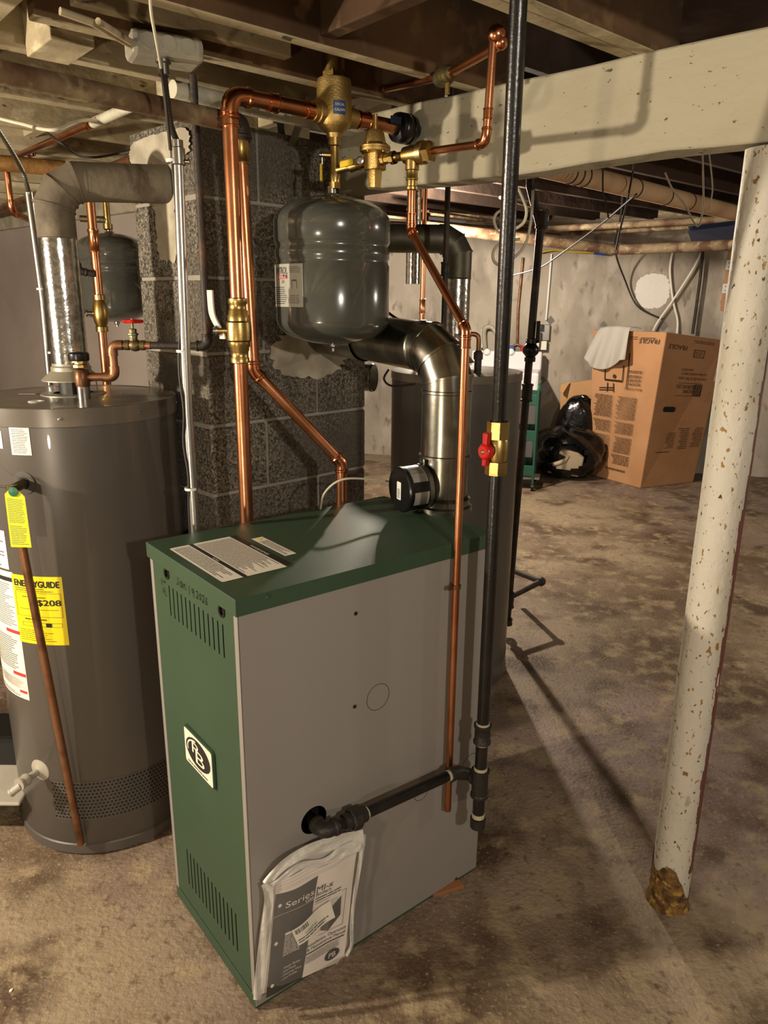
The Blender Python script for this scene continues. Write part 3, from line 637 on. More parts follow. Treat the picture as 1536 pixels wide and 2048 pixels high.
# ------------------------------------------------------------------ boiler flue
VC = V((.163, 1.965, BH)); vr = .0655
fp = thing('flue_pipe', 'large shiny galvanised flue pipe rising from the green boiler lid', 'flue pipe', VC)
tgt = V((-.197, 2.372, 1.462)); ez = 1.430; hd = (tgt-V((VC.x, VC.y, ez))).normalized()
MB('galv').lathe(VC, Zv, [(vr+.012, 0), (vr+.012, .012), (vr+.004, .016), (vr+.004, .03), (vr+.007, .033), (vr, .038)], 40).build('collar', fp)
MB('galv').lathe(VC, Zv, [(vr-.003, .03), (vr-.003, .145), (vr+.005, .146), (vr+.005, .152), (vr, .154)], 40).build('lower_section', fp)
MB('galv').lathe(VC, Zv, [(vr, .152), (vr, .315), (vr+.002, .317), (vr+.002, .323), (vr, .325)], 40).build('straight_section', fp)
def gores(root, P0, P1, P2, r, n, m, R, name='elbow_gore'):
    """segmented elbow between two straight directions meeting at P1"""
    a = (P0-P1).normalized(); b = (P2-P1).normalized(); th = math.acos(a.dot(b)); t = R/math.tan(th/2)
    A_ = P1+a*t; B_ = P1+b*t; pts = [A_]
    c = P1+(a+b).normalized()*(R/math.sin(th/2))
    tot = PI-th; x = (A_-c).normalized(); y = (b+a*0 - x*x.dot(b)).normalized()
    k = n
    for i in range(k):
        an = tot*(i+.5)/k; rr = R/math.cos(tot/k/2); pts.append(c+(x*math.cos(an)+y*math.sin(an))*rr)
    pts.append(B_)
    bis = []
    for i, p in enumerate(pts):
        if i == 0: d = -a
        elif i == len(pts)-1: d = b
        else: d = ((pts[i]-pts[i-1]).normalized()+(pts[i+1]-pts[i]).normalized()).normalized()
        bis.append((p, d))
    # gore joints lie half-way along each leg
    js = [(pts[0], -a)]
    for i in range(1, len(pts)-2):
        js.append(((pts[i]+pts[i+1])/2, (pts[i+1]-pts[i]).normalized()))
    side = x.cross(y).normalized(); N = 40
    segs = [pts[0]]+[(pts[i]+pts[i+1])/2 for i in range(1, len(pts)-2)]+[pts[-1]]
    # mitred rings at the vertices
    def ring(p, d, dirseg, rr):
        u = side; w = dirseg.cross(u).normalized(); out = []
        for i in range(N):
            o = (u*math.cos(2*PI*i/N)+w*math.sin(2*PI*i/N))*rr; out.append(p+o-dirseg*(o.dot(d)/dirseg.dot(d)))
        return out
    rings = []
    for i, (p, d) in enumerate(bis):
        ds = (pts[1]-pts[0]).normalized() if i == 0 else (pts[i]-pts[i-1]).normalized()
        rings.append((p, d, ds))
    for i in range(len(pts)-1):
        ds = (pts[i+1]-pts[i]).normalized(); mb = MB(m); k_ = 1+.012*(i % 2)
        q0, q1 = pts[i], pts[i+1]
        r0 = ring(q0, bis[i][1], ds, r*k_); r1 = ring(q1, bis[i+1][1], ds, r*k_)
        mb.add(r0+r1, [(j, (j+1) % N, N+(j+1) % N, N+j) for j in range(N)])
        if i < len(pts)-2:
            rb = ring(q1, bis[i+1][1], ds, r*k_+.003); rc = [v+ds*.005 for v in r1]; mb.add(r1+rb+[v-ds*.006 for v in rb]+[v-ds*.006 for v in r1], [(s*N+j, s*N+(j+1) % N, (s+1)*N+(j+1) % N, (s+1)*N+j) for s in range(3) for j in range(N)])
        mb.build(name, root)
    return A_, B_
C1 = V((VC.x, VC.y, ez)); A_, B_ = gores(fp, VC+Zv*.3, C1, tgt, vr, 3, 'galv', .108)
MB('galv').lathe(VC+Zv*.323, Zv, [(vr, 0), (vr, (A_-VC).z-.323)], 40).build('straight_section', fp)
l = (tgt-B_).length
MB('galv').lathe(B_-hd*.01, hd, [(vr+.001, 0), (vr+.003, .003), (vr+.003, .011), (vr+.001, .014), (vr-.002, l*.55)], 40).build('horizontal_section', fp)
MB('galvd').lathe(B_, hd, [(vr+.003, l*.52), (vr+.005, l*.53), (vr+.003, l*.56), (vr+.002, l+.01)], 40).build('thimble_section', fp)
for k in range(22):
    pass
# ------------------------------------------------------------------ vent damper motor on the flue
dd = V((-.88, -.47, -.03)).normalized(); D0 = VC+Zv*.072+dd*(vr+.002)
dm = thing('vent_damper', 'round black and silver vent damper motor with a small white sticker, on the flue', 'damper', D0)
MB('steel').lathe(D0, dd, [(0, 0), (.062, 0), (.062, .012), (0, .012)], 36).build('mounting_plate', dm)
hsg = MB('blackp').lathe(D0+dd*.012, dd, [(0, 0), (.059, 0), (.059, .046), (.061, .048), (.061, .057), (.057, .061), (0, .061)], 40).build('housing', dm)
M['silv'] = mat('silver_label', '8f8b84', .35); bb = MB('silv'); a, b, w = basis(dd)
def wrap(mb, a0, a1, h0, h1, r, n=20):
    vs = []
    for i in range(n+1):
        t = a0+(a1-a0)*i/n
        for h in (h0, h1): vs.append(D0+dd*h+(a*math.cos(t)+b*math.sin(t))*r)
    mb.add(vs, [(2*i, 2*i+2, 2*i+3, 2*i+1) for i in range(n)])
# find the angle of 'up' and 'towards the room'
def ang(v): return math.atan2(v.dot(b), v.dot(a))
up = ang(Zv); rt = ang(nS)
s_ = 1 if ((rt-up+PI) % (2*PI)-PI) > 0 else -1
mk = lambda a0, a1, h0, h1, r, m: (bb.use(m), wrap(bb, up+s_*math.radians(a0), up+s_*math.radians(a1), h0, h1, r))
mk(-25, 62, .014, .058, .0596, 'silv'); mk(88, 125, .014, .058, .0596, 'silv')
for i in range(7): mk(5+i*5, 7+i*5, .020, .050-(i % 3)*.006, .0601, 'ink2')
bb.build('rating_label', hsg)
sf = psurf(D0+dd*.0738, a, b) if a.cross(b).dot(dd) > 0 else psurf(D0+dd*.0738, b, a)
uu = (nS-dd*nS.dot(dd)).normalized(); sf = psurf(D0+dd*.0735, uu, Zv) if uu.cross(Zv).dot(dd) > 0 else psurf(D0+dd*.0735, -uu, Zv)
mb = MB('whitep'); mb.rpatch(sf, -.010, .012, -.026, .022, .003, .0006); mb.use('ink'); mb.lines(sf, -.006, .008, .004, -.022, 6, .4, .001)
mb.build('sticker', hsg, smooth=False)
for sg in (1, -1):
    c = D0+Zv*sg*.058+dd*.004
    mb = MB('steel'); mb.box(c+Zv*sg*.008, (.004, .024, .022), (dd, uu, Zv)); mb.build('mounting_ear', dm, bevel=.0015); MB('steel').lathe(c+Zv*sg*.010+dd*.002, dd, [(.006, 0), (.006, .004), (0, .005)], 12).build('screw', dm)
pc = D0+dd*.05-uu*.050*(1 if uu.dot(nS) > 0 else -1)
mb = MB('blackp'); mb.box(pc, (.02, .015, .03), (dd, uu, Zv)); mb.build('plug', dm, bevel=.002)
pv = [pc-nS*.01, pc-nS*.04+dd*.01+Zv*.004, Yp(690, 958, 1.93), Yp(650, 985, 1.93), Yp(640, 1025, 1.95)]
wire('vent_cable', 'thin pale wire arching from the vent damper to behind the boiler', 'cable', pv, .003, 'wire')
# ------------------------------------------------------------------ copper risers
pa = Pp(497, 1040, Cb, 51.3, -.05); pa = V((pa.x-.004, pa.y, 0))
SEP = Pp(668, 190, pa, 50.5); sd = (V((SEP.x, SEP.y, 0))-pa).normalized(); zr = 1.998
top = V((pa.x, pa.y, zr))
run('copper_pipe', 'wide copper riser with the white-handled valve, bending over to the brass air separator', 'pipe', [V((pa.x, pa.y, .35)), top, top+sd*(V((SEP.x, SEP.y, 0))-pa).length-sd*.045], .0175, R=.036)
rr = bpy.data.objects['copper_pipe']
coupling(rr, V((pa.x, pa.y, 1.945)), Zv, .0175, l=1.8); coupling(rr, top+sd*.115, sd, .0175, l=1.4); coupling(rr, top+sd*.225, sd, .0175, l=2.2)
# ball valve on the riser
vz = 1.478
bv = thing('ball_valve', 'brass ball valve with long white lever on the left copper riser', 'valve', V((pa.x, pa.y, vz-.07)))
P0 = V((pa.x, pa.y, vz))
MB('brass').lathe(P0, Zv, [(.0185, -.078), (.023, -.076), (.0235, -.066), (.021, -.062), (.0215, -.05), (.0235, -.047), (.0235, -.040), (.026, -.036), (.026, -.026), (.030, -.022), (.031, 0), (.030, .020), (.026, .024), (.026, .036), (.0235, .040), (.0235, .047), (.0215, .05), (.021, .062), (.0235, .066), (.023, .076), (.0185, .078)], 28).build('valve_body', bv)
sdv = (V((-1, -.25, 0))).normalized(); q = P0+sdv*.03
MB('brass').cyl(P0+sdv*.02, P0+sdv*.052, .010, n=18).build('stem', bv)
hub = P0+sdv*.052
mb = MB('whitep')
hp = [Yp(446, 678, hub.y-.0), Yp(443, 665, hub.y), Yp(429, 640, hub.y), Yp(423, 620, hub.y), Yp(420, 580, hub.y)]
pth = wirepath(hp, 4); wv = V((1, -.3, 0)).normalized()
vs = []
for i, p in enumerate(pth):
    d = (pth[min(i+1, len(pth)-1)]-pth[max(0, i-1)]).normalized(); nr = d.cross(wv).normalized(); w = .0075; t = .0022
    for s1, s2 in ((-1, -1), (1, -1), (1, 1), (-1, 1)): vs.append(p+nr*t*s2*1.6+wv*w*s1)
mb.add(vs, [(i*4+k, i*4+(k+1) % 4, (i+1)*4+(k+1) % 4, (i+1)*4+k) for i in range(len(pth)-1) for k in range(4)]+[(3, 2, 1, 0), tuple(len(vs)-4+k for k in range(4))]); 
hv = mb.build('lever', bv, bevel=.001)
MB('steel').lathe(hub, sdv, [(0, 0), (.014, 0), (.014, .004), (.009, .005), (.009, .010), (0, .010)], 16).build('nut', bv)
# second riser with 45 degree offset
pb = V((-.353, 1.955, 0)); b1 = Yp(488, 300, pb.y); 
B2 = Yp(508, 742, pb.y); B3 = Yp(683, 925, 2.03); B4 = V((B3.x, B3.y, .6))
B1 = V((B2.x-.012, pb.y, 1.905))
rb = run('copper_pipe', 'copper riser behind it, slanting down to the right behind the boiler', 'pipe', [B1, B2, B3, B4], .0155, R=.03)
coupling(rb, B1+Zv*-.01, Zv, .0155, 'brass', l=3.6, fit=1.25, name='brass_adapter'); 
# old dark iron pipe into it
O0 = B1+Zv*.02; O1 = B1+Zv*.062; O2 = Yp(0, 172, 1.0); tt = J(-1.605, -.35, 1.945)
dfar = Pp(0, 172, B1, 42.5)
rd = run('heating_pipe', 'flaking brown-painted iron heating pipe crossing in front of the chimney', 'pipe', [O0, V((B1.x, B1.y, 1.955)), dfar+(dfar-B1).normalized()*.5*V((1, 1, 0)).length/1.414], .0215, 'rustpipe', 'oldpipe', R=.04)
# ------------------------------------------------------------------ air separator
asr = thing('air_separator', 'cast brass air separator with a blue label under the joists', 'air separator', V((SEP.x, SEP.y, 1.93)))
SB = V((SEP.x, SEP.y, 0)); r = .044
MB('brassm').lathe(SB, Zv, [(0, 1.945), (.018, 1.945), (.020, 1.955), (.036, 1.967), (.0435, 1.98), (.044, 2.0), (.044, 2.03), (.043, 2.034), (.043, 2.066), (.041, 2.076), (.0, 2.078)], 40).build('body', asr)
MB('brass').lathe(SB, Zv, [(.030, 2.074), (.030, 2.094), (.028, 2.096)], 6).lathe(SB, Zv, [(.028, 2.090), (.028, 2.128), (.025, 2.131), (0, 2.131)], 32).build('vent_cap', asr)
for sg in (-1, 1): MB('brassm').lathe(SB+Zv*zr+sd*sg*.035, sd*sg, [(.026, 0), (.026, .016), (.0235, .018), (.0235, .03), (.018, .031)], 28).build('port', asr)
cs = csurf(SB, .044); la = .014
mb = MB('blue'); mb.patch(cs, la-.013, la+.019, 1.991, 2.022, .0008, 8, 1); mb.use('whitep'); mb.text(cs, 'DISCAL', la+.003, 2.010, .008, .0014, w=.024); mb.text(cs, 'CALEFFI', la+.003, 1.998, .008, .0014, w=.026)
mb.build('blue_label', asr, smooth=False)
# outlet side
e0 = SB+Zv*zr+sd*.06; e1 = SB+Zv*zr+sd*.20
ro = run('copper_pipe', 'short wide copper pipe leaving the right side of the brass air separator', 'pipe', [SB+Zv*zr+sd*.05, e1], .0175)
coupling(ro, SB+Zv*zr+sd*.09, sd, .0175, l=2)
bc = thing('rubber_coupling', 'black ribbed round coupling beyond the brass pressure regulator', 'coupling', e1)
MB('blackp').lathe(e1, sd, [(0, -.01), (.020, -.01), (.024, .0), (.036, .004), (.038, .012), (.035, .016), (.038, .020), (.038, .036), (.035, .040), (.038, .044), (.036, .056), (.025, .062), (.02, .075), (0, .075)], 36).build('ribbed_body', bc)
MB('brass').cyl(e1-sd*.012, e1+sd*.004, .020, n=24).build('brass_ring', bc)
mb = MB('blue'); mb.box(e1-sd*.018+nS*.024+Zv*.01, (.035, .003, .018), (sd, nS, Zv)); mb.build('blue_tag', bc)
run('heating_pipe', 'dark pipe running from the black coupling into the painted beam', 'pipe', [e1+sd*.07, e1+sd*.17+Zv*-.01], .018, 'rustpipe')
# white painted pipe over the chimney
w0 = Zp(345, 178, 2.03); w1 = Zp(800, 284, 2.03)
run('painted_pipe', 'grey-white painted pipe running over the top of the chimney', 'pipe', [w0, w1], .020, 'pipew')
# ------------------------------------------------------------------ expansion tank and its valves
def xtank(name, label, C, zb, zt, R, label_at=None, group=None):
    t = thing(name, label, 'expansion tank', V((C[0], C[1], zb)), group)
    h = zt-zb; s = zt-.066; b = zb+.062; g1 = zb+h*.665; g2 = zb+h*.565
    prof = [(0, zb)]+[(R*math.sin(a), b-(b-zb)*math.cos(a)) for a in [math.radians(x) for x in (12, 24, 36, 48, 58, 66, 74, 82, 90)]]
    for g in (g2, g1): prof += [(R, g-.010), (R-.0035, g-.004), (R-.0035, g+.004), (R, g+.010)]
    prof += [(R+.0015, g1+.012), (R+.0015, s)]+[(R*math.cos(a)+.0015*math.cos(a), s+(zt-s)*math.sin(a)) for a in [math.radians(x) for x in (12, 24, 36, 48, 60, 72, 82)]]+[(0, zt)]
    MB('tank').lathe(V((C[0], C[1], 0)), Zv, prof, 64).build('shell', t, angle=50)
    MB('steel').lathe(V((C[0], C[1], zb)), -Zv, [(.012, -.006), (.012, .006), (.006, .010), (.006, .018), (0, .018)], 12).build('air_valve', t)
    MB('steel').lathe(V((C[0], C[1], zt)), Zv, [(.020, -.003), (.018, .004), (.012, .006), (.012, .022)], 16).build('nipple', t)
    return t
TC = V((SEP.x-.008, SEP.y, 0)); TR = .150
xt = xtank('expansion_tank', 'large glossy grey expansion tank hanging under the brass air separator', TC, 1.438, 1.81, TR)
ts = csurf(TC, TR); la0, _ = chit(553, 570, TC, TR); la1, _ = chit(606, 570, TC, TR); _, lz1 = chit(585, 527, TC, TR); _, lz0 = chit(585, 614, TC, TR)
lc = csurf(TC, TR)
mb = MB('white'); la0 -= .03; mb.mats = ['lab_t']; M['lab_t'] = mat('tank_label', '9c9b90', .3); mb.patch(lc, la0, la1, lz0, lz1, .0006, 14, 1)
um = (la1-la0); xm = la1-.048
mb.use('ink'); mb.text(lc, 'AMTROL', xm-.001, lz1-.024, .024, .0012, 'r', w=.062); mb.lines(lc, la0+.004, xm-.003, lz0+.050, lz0+.006, 9, .35, .0012, .15)
mb.text(lc, '2.0', xm-.022, lz0+.058, .010, .0012); mb.patch(lc, xm-.022, xm-.014, lz0+.070, lz0+.078, .0012); mb.patch(lc, xm-.01, xm-.004, lz0+.070, lz0+.078, .0012)
mb.use('redl'); mb.patch(lc, xm-.048, xm-.002, lz1-.036, lz1-.027, .0012, 4); mb.use('whitep'); mb.text(lc, 'EXTROL', xm-.024, lz1-.0345, .0075, .0018, w=.036)
mb.use('ink2'); mb.lines(lc, xm+.006, la1-.006, lz0+.03, lz0+.008, 5, .35, .0012); mb.lines(lc, xm+.006, la1-.006, lz1-.006, lz1-.022, 4, .35, .0012)
mb.patch(lc, xm+.014, xm+.030, lz0+.062, lz0+.066, .0012)
for dx in (.013, .029): mb.patch(lc, xm+dx, xm+dx+.0015, lz0+.045, lz0+.064, .0012)
mb.build('printed_label', xt, smooth=False)
# vertical isolation valve, yellow handle
iv = thing('ball_valve', 'slim brass ball valve with hanging yellow handle between tank and separator', 'valve', V((SEP.x, SEP.y, 1.83)))
MB('brass').lathe(SB, Zv, [(.013, 1.826), (.0155, 1.827), (.0155, 1.842)], 6).lathe(SB, Zv, [(.012, 1.84), (.014, 1.858), (.0125, 1.862), (.0125, 1.925), (.0165, 1.928), (.0165, 1.948)], 20).build('valve_body', iv)
sx = V((-1, -.2, 0)).normalized(); h0 = SB+Zv*1.905
MB('brass').cyl(h0, h0+sx*.032, .007, n=14).build('stem', iv); MB('steel').lathe(h0+sx*.030, sx, [(0, 0), (.009, 0), (.009, .003), (.005, .004), (.005, .008), (0, .008)], 12).build('nut', iv)
mb = MB('steel'); mb.obox(h0+sx*.030-V((0, .006, .022)), sx*.002, V((0, .012, 0)), Zv*.022); mb.build('lever', iv)
mb = MB('yellowh'); mb.obox(h0+sx*.031-V((0, .0075, .062)), sx*.007, V((0, .015, 0)), Zv*.042); mb.build('grip', iv, bevel=.003)
# feed line to the right: tee, ball valve, regulator, backflow valve
T0 = SB+Zv*1.873; RG = Yp(762, 312, 2.0); RG.z = 1.90; T0 = SB+Zv*1.868
fd = (V((RG.x, RG.y, 0))-SB); fd.z = 0
Rgy = 2.0; RG = Yp(750, 325, Rgy); BK = Yp(825, 308, 1.93); tz = (RG.z+BK.z)/2
RG.z = tz; BK.z = tz+.003; T0.z = tz-.015
mb = MB('brass'); mb.tube([T0, RG+(T0-RG).normalized()*.03], .0095, 16); fl_ = thing('feed_line', 'thin brass feed line below the air separator, leading right to the regulator', 'pipe', T0)
mb.build('pipe', fl_); d1 = (RG-T0).normalized()
MB('brass').lathe(T0+d1*.045, d1, [(.0095, 0), (.0145, .002), (.0145, .03), (.012, .032), (.012, .04)], 18).build('valve_body', fl_)
hh = T0+d1*.075+V((0, -.02, .006)); MB('steel').cyl(hh+V((0, .02, 0)), hh, .005, n=12).build('stem', fl_); MB('steel').lathe(hh, V((0, -1, 0)), [(0, 0), (.009, 0), (.009, .003), (.005, .004), (.005, .008), (0, .008)], 12).build('nut', fl_)
mb = MB('steel'); mb.obox(hh-d1*.022-Zv*.006, d1*.022, V((0, -.002, 0)), Zv*.012); mb.build('lever', fl_)
mb = MB('yellowh'); mb.obox(hh-d1*.058-Zv*.0075, d1*.038, V((0, -.007, 0)), Zv*.016); mb.build('grip', fl_, bevel=.003)
d2 = (BK-RG).normalized(); pr_ = V((d2.y, -d2.x, 0)).normalized(); 
if pr_.y > 0: pr_ = -pr_
rg = thing('pressure_regulator', 'cast brass pressure regulator with domed top and square body', 'regulator', RG-Zv*.05)
mb = MB('brassm'); mb.box(RG-Zv*.002, (.042, .04, .042), (d2, pr_, Zv)); mb.build('valve_body', rg, bevel=.004)
MB('brassm').lathe(RG, Zv, [(0, -.062), (.017, -.062), (.020, -.03), (.018, -.018)], 6).build('bottom_plug', rg)
mb = MB('brassm'); mb.lathe(RG, Zv, [(.02, .016), (.038, .020), (.038, .025), (.036, .0255), (.036, .027), (.038, .0275), (.038, .032), (.027, .040), (.022, .062), (.018, .068), (0, .069)], 28); mb.build('bonnet', rg)
MB('brass').lathe(RG, Zv, [(.006, .068), (.006, .104), (0, .105)], 14).build('adjusting_screw', rg)
for k in range(5):
    a = 2*PI*k/5+.4; MB('brass').cyl(RG+V((math.cos(a)*.032, math.sin(a)*.032, .016)), RG+V((math.cos(a)*.032, math.sin(a)*.032, .038)), .0035, n=6).build('bolt', rg)
MB('brass').lathe(RG+d2*.02, d2, [(.014, 0), (.014, .012), (.0115, .013), (.0115, .03), (.0155, .031), (.0155, .042)], 8).build('union_nut', rg)
MB('brass').lathe(RG-d2*.02, -d2, [(.014, 0), (.014, .012), (.0105, .013), (.0105, .02)], 8).build('union_nut', rg)
MB('brass').cyl(RG+d2*.02, BK-d2*.025, .0105, n=20).build('threaded_nipple', rg)
bf = thing('backflow_preventer', 'polished brass backflow preventer joining the copper pipe at its right', 'valve', BK-Zv*.05)
MB('brass').lathe(BK-d2*.03, d2, [(.012, 0), (.015, .004), (.019, .008), (.021, .028), (.021, .05), (.026, .052), (.026, .066), (.022, .068)], 28).build('valve_body', bf)
MB('brass').lathe(BK+d2*.036, d2, [(.0245, 0), (.0245, .02), (.016, .024), (.012, .026), (0, .026)], 6).build('union_nut', bf)
MB('brass').lathe(BK, -Zv, [(.0165, .008), (.0165, .034), (.0135, .036), (.0135, .05), (.015, .052), (.015, .056), (.0125, .058), (.0125, .070), (.015, .072), (.015, .078), (.010, .08)], 22).build('relief_port', bf)
# copper from the backflow valve up to the joist bay
c0 = BK+d2*.055; Yc = c0.y; c1 = Yp(962, 284, 1.72); c2 = Yp(985, 118, 1.72); c3 = Yp(1000, 95, 1.72)
c0 = BK+d2*.058; Vt = Yp(985, 118, 1.69); c1 = V((Vt.x-.006, Vt.y, Yp(965, 287, Vt.y).z)); 
rc = run('copper_pipe', 'slim copper pipe from the backflow preventer turning up beside the black gas pipe', 'pipe', [c0, c1, V((Vt.x, Vt.y, 2.055))], .0085, R=.02, fit=1.22)
coupling(rc, V((Vt.x-.004, Vt.y, c1.z+.055)), Zv, .0085, l=2.6)
xx = V((Vt.x, Vt.y, 2.055)); 
mb = MB('copperfit'); mb.sphere(xx+V((.006, 0, .012)), .019, 20); mb.sphere(xx+V((.016, .0, -.002)), .014, 16); mb.build('tee', rc)
u0 = xx+V((.012, -.004, -.008)); u1 = Yp(890, 152, 1.93); u2 = Yp(700, 192, 2.35)
rq = run('copper_pipe', 'slim copper pipe running back from the tee through a brass valve between the joists', 'pipe', [u0, u1, u2], .0095, R=.01, fit=0)
dq = (u0-u1).normalized(); 
gv = thing('gate_valve', 'small tarnished brass valve on the copper pipe between the joists', 'valve', u1)
MB('brassold').lathe(u1-dq*.03, dq, [(.0095, -.012), (.014, -.01), (.014, 0), (.019, .004), (.022, .02), (.022, .036), (.019, .05), (.014, .054), (.014, .066), (.0095, .068)], 22).build('valve_body', gv)
MB('brass').cyl(u1+dq*.015, u1+dq*.015-Zv*.04, .006, n=12).build('drain_stem', gv)
# ------------------------------------------------------------------ relief drop tube with 45 degree jog
D1 = Pp(895, 1620, A, 51.3, .022); D2 = V((D1.x, D1.y, 1.495)); D3 = Yp(820, 462, 1.80); D4 = BK-Zv*.078
D3 = V((BK.x, BK.y-.0, Yp(820, 462, BK.y).z))
rr2 = run('copper_pipe', 'copper drain tube hanging beside the grey boiler panel, open at the bottom', 'pipe', [D1, D2, D3, D4], .0095, R=.016, fit=1.25)
for p_, d_ in ((D3+Zv*.03, Zv), (D2-Zv*.03, Zv)): coupling(rr2, p_, d_, .0095, l=2.2, fit=1.22)
cp = Pp(905, 1175, A, 51.3, .022); cp = V((D1.x, D1.y, cp.z))
mb = MB('copperold'); mb.lathe(cp, Zv, [(.0105, -.005), (.0120, -.005), (.0120, .005), (.0105, .005)], 20); mb.obox(cp-uB*.026-Zv*.005+nS*-.002, uB*.017, nS*.004, Zv*.010); mb.obox(cp-nS*.021-Zv*.004, nS*.012, uB*.002, Zv*.008)
cl = tag(mb.build('pipe_clamp', bevel=.0008), 'small copper clamp holding the drain tube off the boiler panel', 'clamp')
# ------------------------------------------------------------------ black iron gas pipe
ag = A+nS*.0
G0 = Pp(960, 1560, A, 51.3, .10); gx, gy = G0.x, G0.y; G = lambda z: V((gx, gy, z))
gp = thing('gas_pipe', 'thick black iron gas pipe dropping from the ceiling and elbowing into the boiler', 'gas pipe', G(.268))
MB('blackpipe').cyl(G(1.295), Yp(1038, -14, 1.46), .0155, n=28).build('upper_pipe', gp); MB('blackpipe').cyl(G(.56), G(1.19), .0150, n=28).build('lower_pipe', gp)
def cast(p, d, r, l, nm='coupling', m='castiron', band=True):
    return MB(m).lathe(p, d, [(r*.8, -l/2), (r*1.12, -l/2), (r*1.12, -l/2+.006), (r, -l/2+.009), (r, l/2-.009), (r*1.12, l/2-.006), (r*1.12, l/2), (r*.8, l/2)], 24).build(nm, gp)
def dope(p, d, r, l=.006, par=None): MB('dope').lathe(p, d, [(r*.9, -l/2), (r, -l/2), (r, l/2), (r*.9, l/2)], 20).build('sealant', par or gp)
f_ = cast(G(.535), Zv, .0195, .05); dope(G(.562), Zv, .0168, .007, f_); dope(G(.508), Zv, .0165, .006, f_)
MB('blackpipe').cyl(G(.43), G(.51), .0150, n=24).build('nipple', gp)
f_ = cast(G(.395), Zv, .0205, .075, 'tee'); dope(G(.437), Zv, .0170, .008, f_); MB('blackpipe').cyl(G(.285), G(.36), .0150, n=24).build('nipple', gp)
f_ = MB('castiron').lathe(G(.262), Zv, [(0, 0), (.015, .001), (.0195, .004), (.020, .03), (.017, .031)], 24).build('cap', gp); dope(G(.301), Zv, .0163, .012, f_)
E1 = Pp(908, 1546, A, 51.3, .052); d3 = -uB
hp_ = S(hx, shit(628, 1640)[1], 0); E5 = hp_+nS*.042-Zv*.004
hh_ = (E5-E1); hl = hh_.length; hn = hh_.normalized(); tb = G(.400); rp = .0118
e_mid = Pp(938, 1548, A, 51.3, .06)
MB('castiron').tube([tb, tb+(e_mid-tb)*.45], .0165, 20).lathe(tb+(e_mid-tb)*.42, e_mid-tb, [(.0165, -.004), (.019, -.003), (.019, .005), (.016, .006)], 20).build('tee_branch', gp)
pt, _ = rounded([tb+(e_mid-tb)*.45, e_mid, e_mid+(E1-e_mid)*.6], .016); MB('castiron').tube(pt, .0160, 20).build('street_elbow', gp)
f_ = MB('castiron').tube([e_mid+(E1-e_mid)*.35, e_mid+(E1-e_mid)*.7+Zv*.003, E1+(e_mid-E1)*.1, E1+hn*.012], .0165, 20).lathe(E1+hn*.012, hn, [(.0165, -.005), (.0190, -.004), (.0190, .004), (.016, .005)], 22).build('elbow', gp)
dope(E1+hn*.019, hn, .0145, .010, f_)
u = E1+hn*(hl-.088)
MB('blackpipe').cyl(E1+hn*.012, u, .0135, n=28).build('horizontal_pipe', gp)
f_ = MB('castiron').lathe(u, hn, [(.0135, -.024), (.018, -.022), (.019, -.004), (.020, -.002)], 8).lathe(u, hn, [(.020, -.004), (.0265, -.002), (.0265, .018), (.022, .021)], 8).lathe(u, hn, [(.019, .018), (.019, .036), (.014, .037)], 24).build('union', gp); dope(u-hn*.024, hn, .0145, .006, f_)
MB('blackpipe').cyl(u+hn*.03, E5-hn*.01, .0135, n=24).build('nipple', gp)
pt, _ = rounded([E5-hn*.030, E5, E5-nS*.030], .020)
MB('castiron').tube(pt, .0170, 22).lathe(E5-hn*.030, hn, [(.0170, -.004), (.0195, -.003), (.0195, .006), (.0170, .008)], 22).lathe(E5-nS*.028, -nS, [(.0170, -.004), (.0195, -.003), (.0195, .006), (.0170, .008)], 22).build('elbow', gp)
MB('blackpipe').cyl(E5-nS*.03, E5-nS*.085, .0135, n=20).build('inlet_nipple', gp)
# brass gas cock
gk = thing('gas_valve', 'brass gas valve with a red tee handle on the black gas pipe', 'valve', G(1.185))
MB('brass').lathe(G(1.185), Zv, [(.0195, 0), (.0245, .001), (.0245, .03)], 8).lathe(G(1.185), Zv, [(.022, .03), (.0235, .036), (.0245, .055), (.0235, .075), (.022, .08)], 28).lathe(G(1.185), Zv, [(.0245, .08), (.0245, .118), (.0205, .119)], 8).build('valve_body', gk)
hd_ = V((-.80, -.60, 0)); hc = G(1.24)
MB('brass').cyl(hc, hc+hd_*.034, .009, n=16).build('stem', gk)
w_ = hd_.cross(Zv).normalized(); mb = MB('red'); mb.lathe(hc+hd_*.026, hd_, [(0, 0), (.018, 0), (.018, .014), (.013, .018), (0, .018)], 24)
mb.obox(hc+hd_*.028-w_*.007-Zv*.004, w_*.014, hd_*.012, Zv*.045); mb.obox(hc+hd_*.028-w_*.006-Zv*.032, w_*.012, hd_*.012, Zv*.03)
mb.use('brass'); mb.lathe(hc+hd_*.042, hd_, [(0, 0), (.005, 0), (.005, .004), (0, .004)], 10); mb.build('tee_handle', gk, bevel=.002)
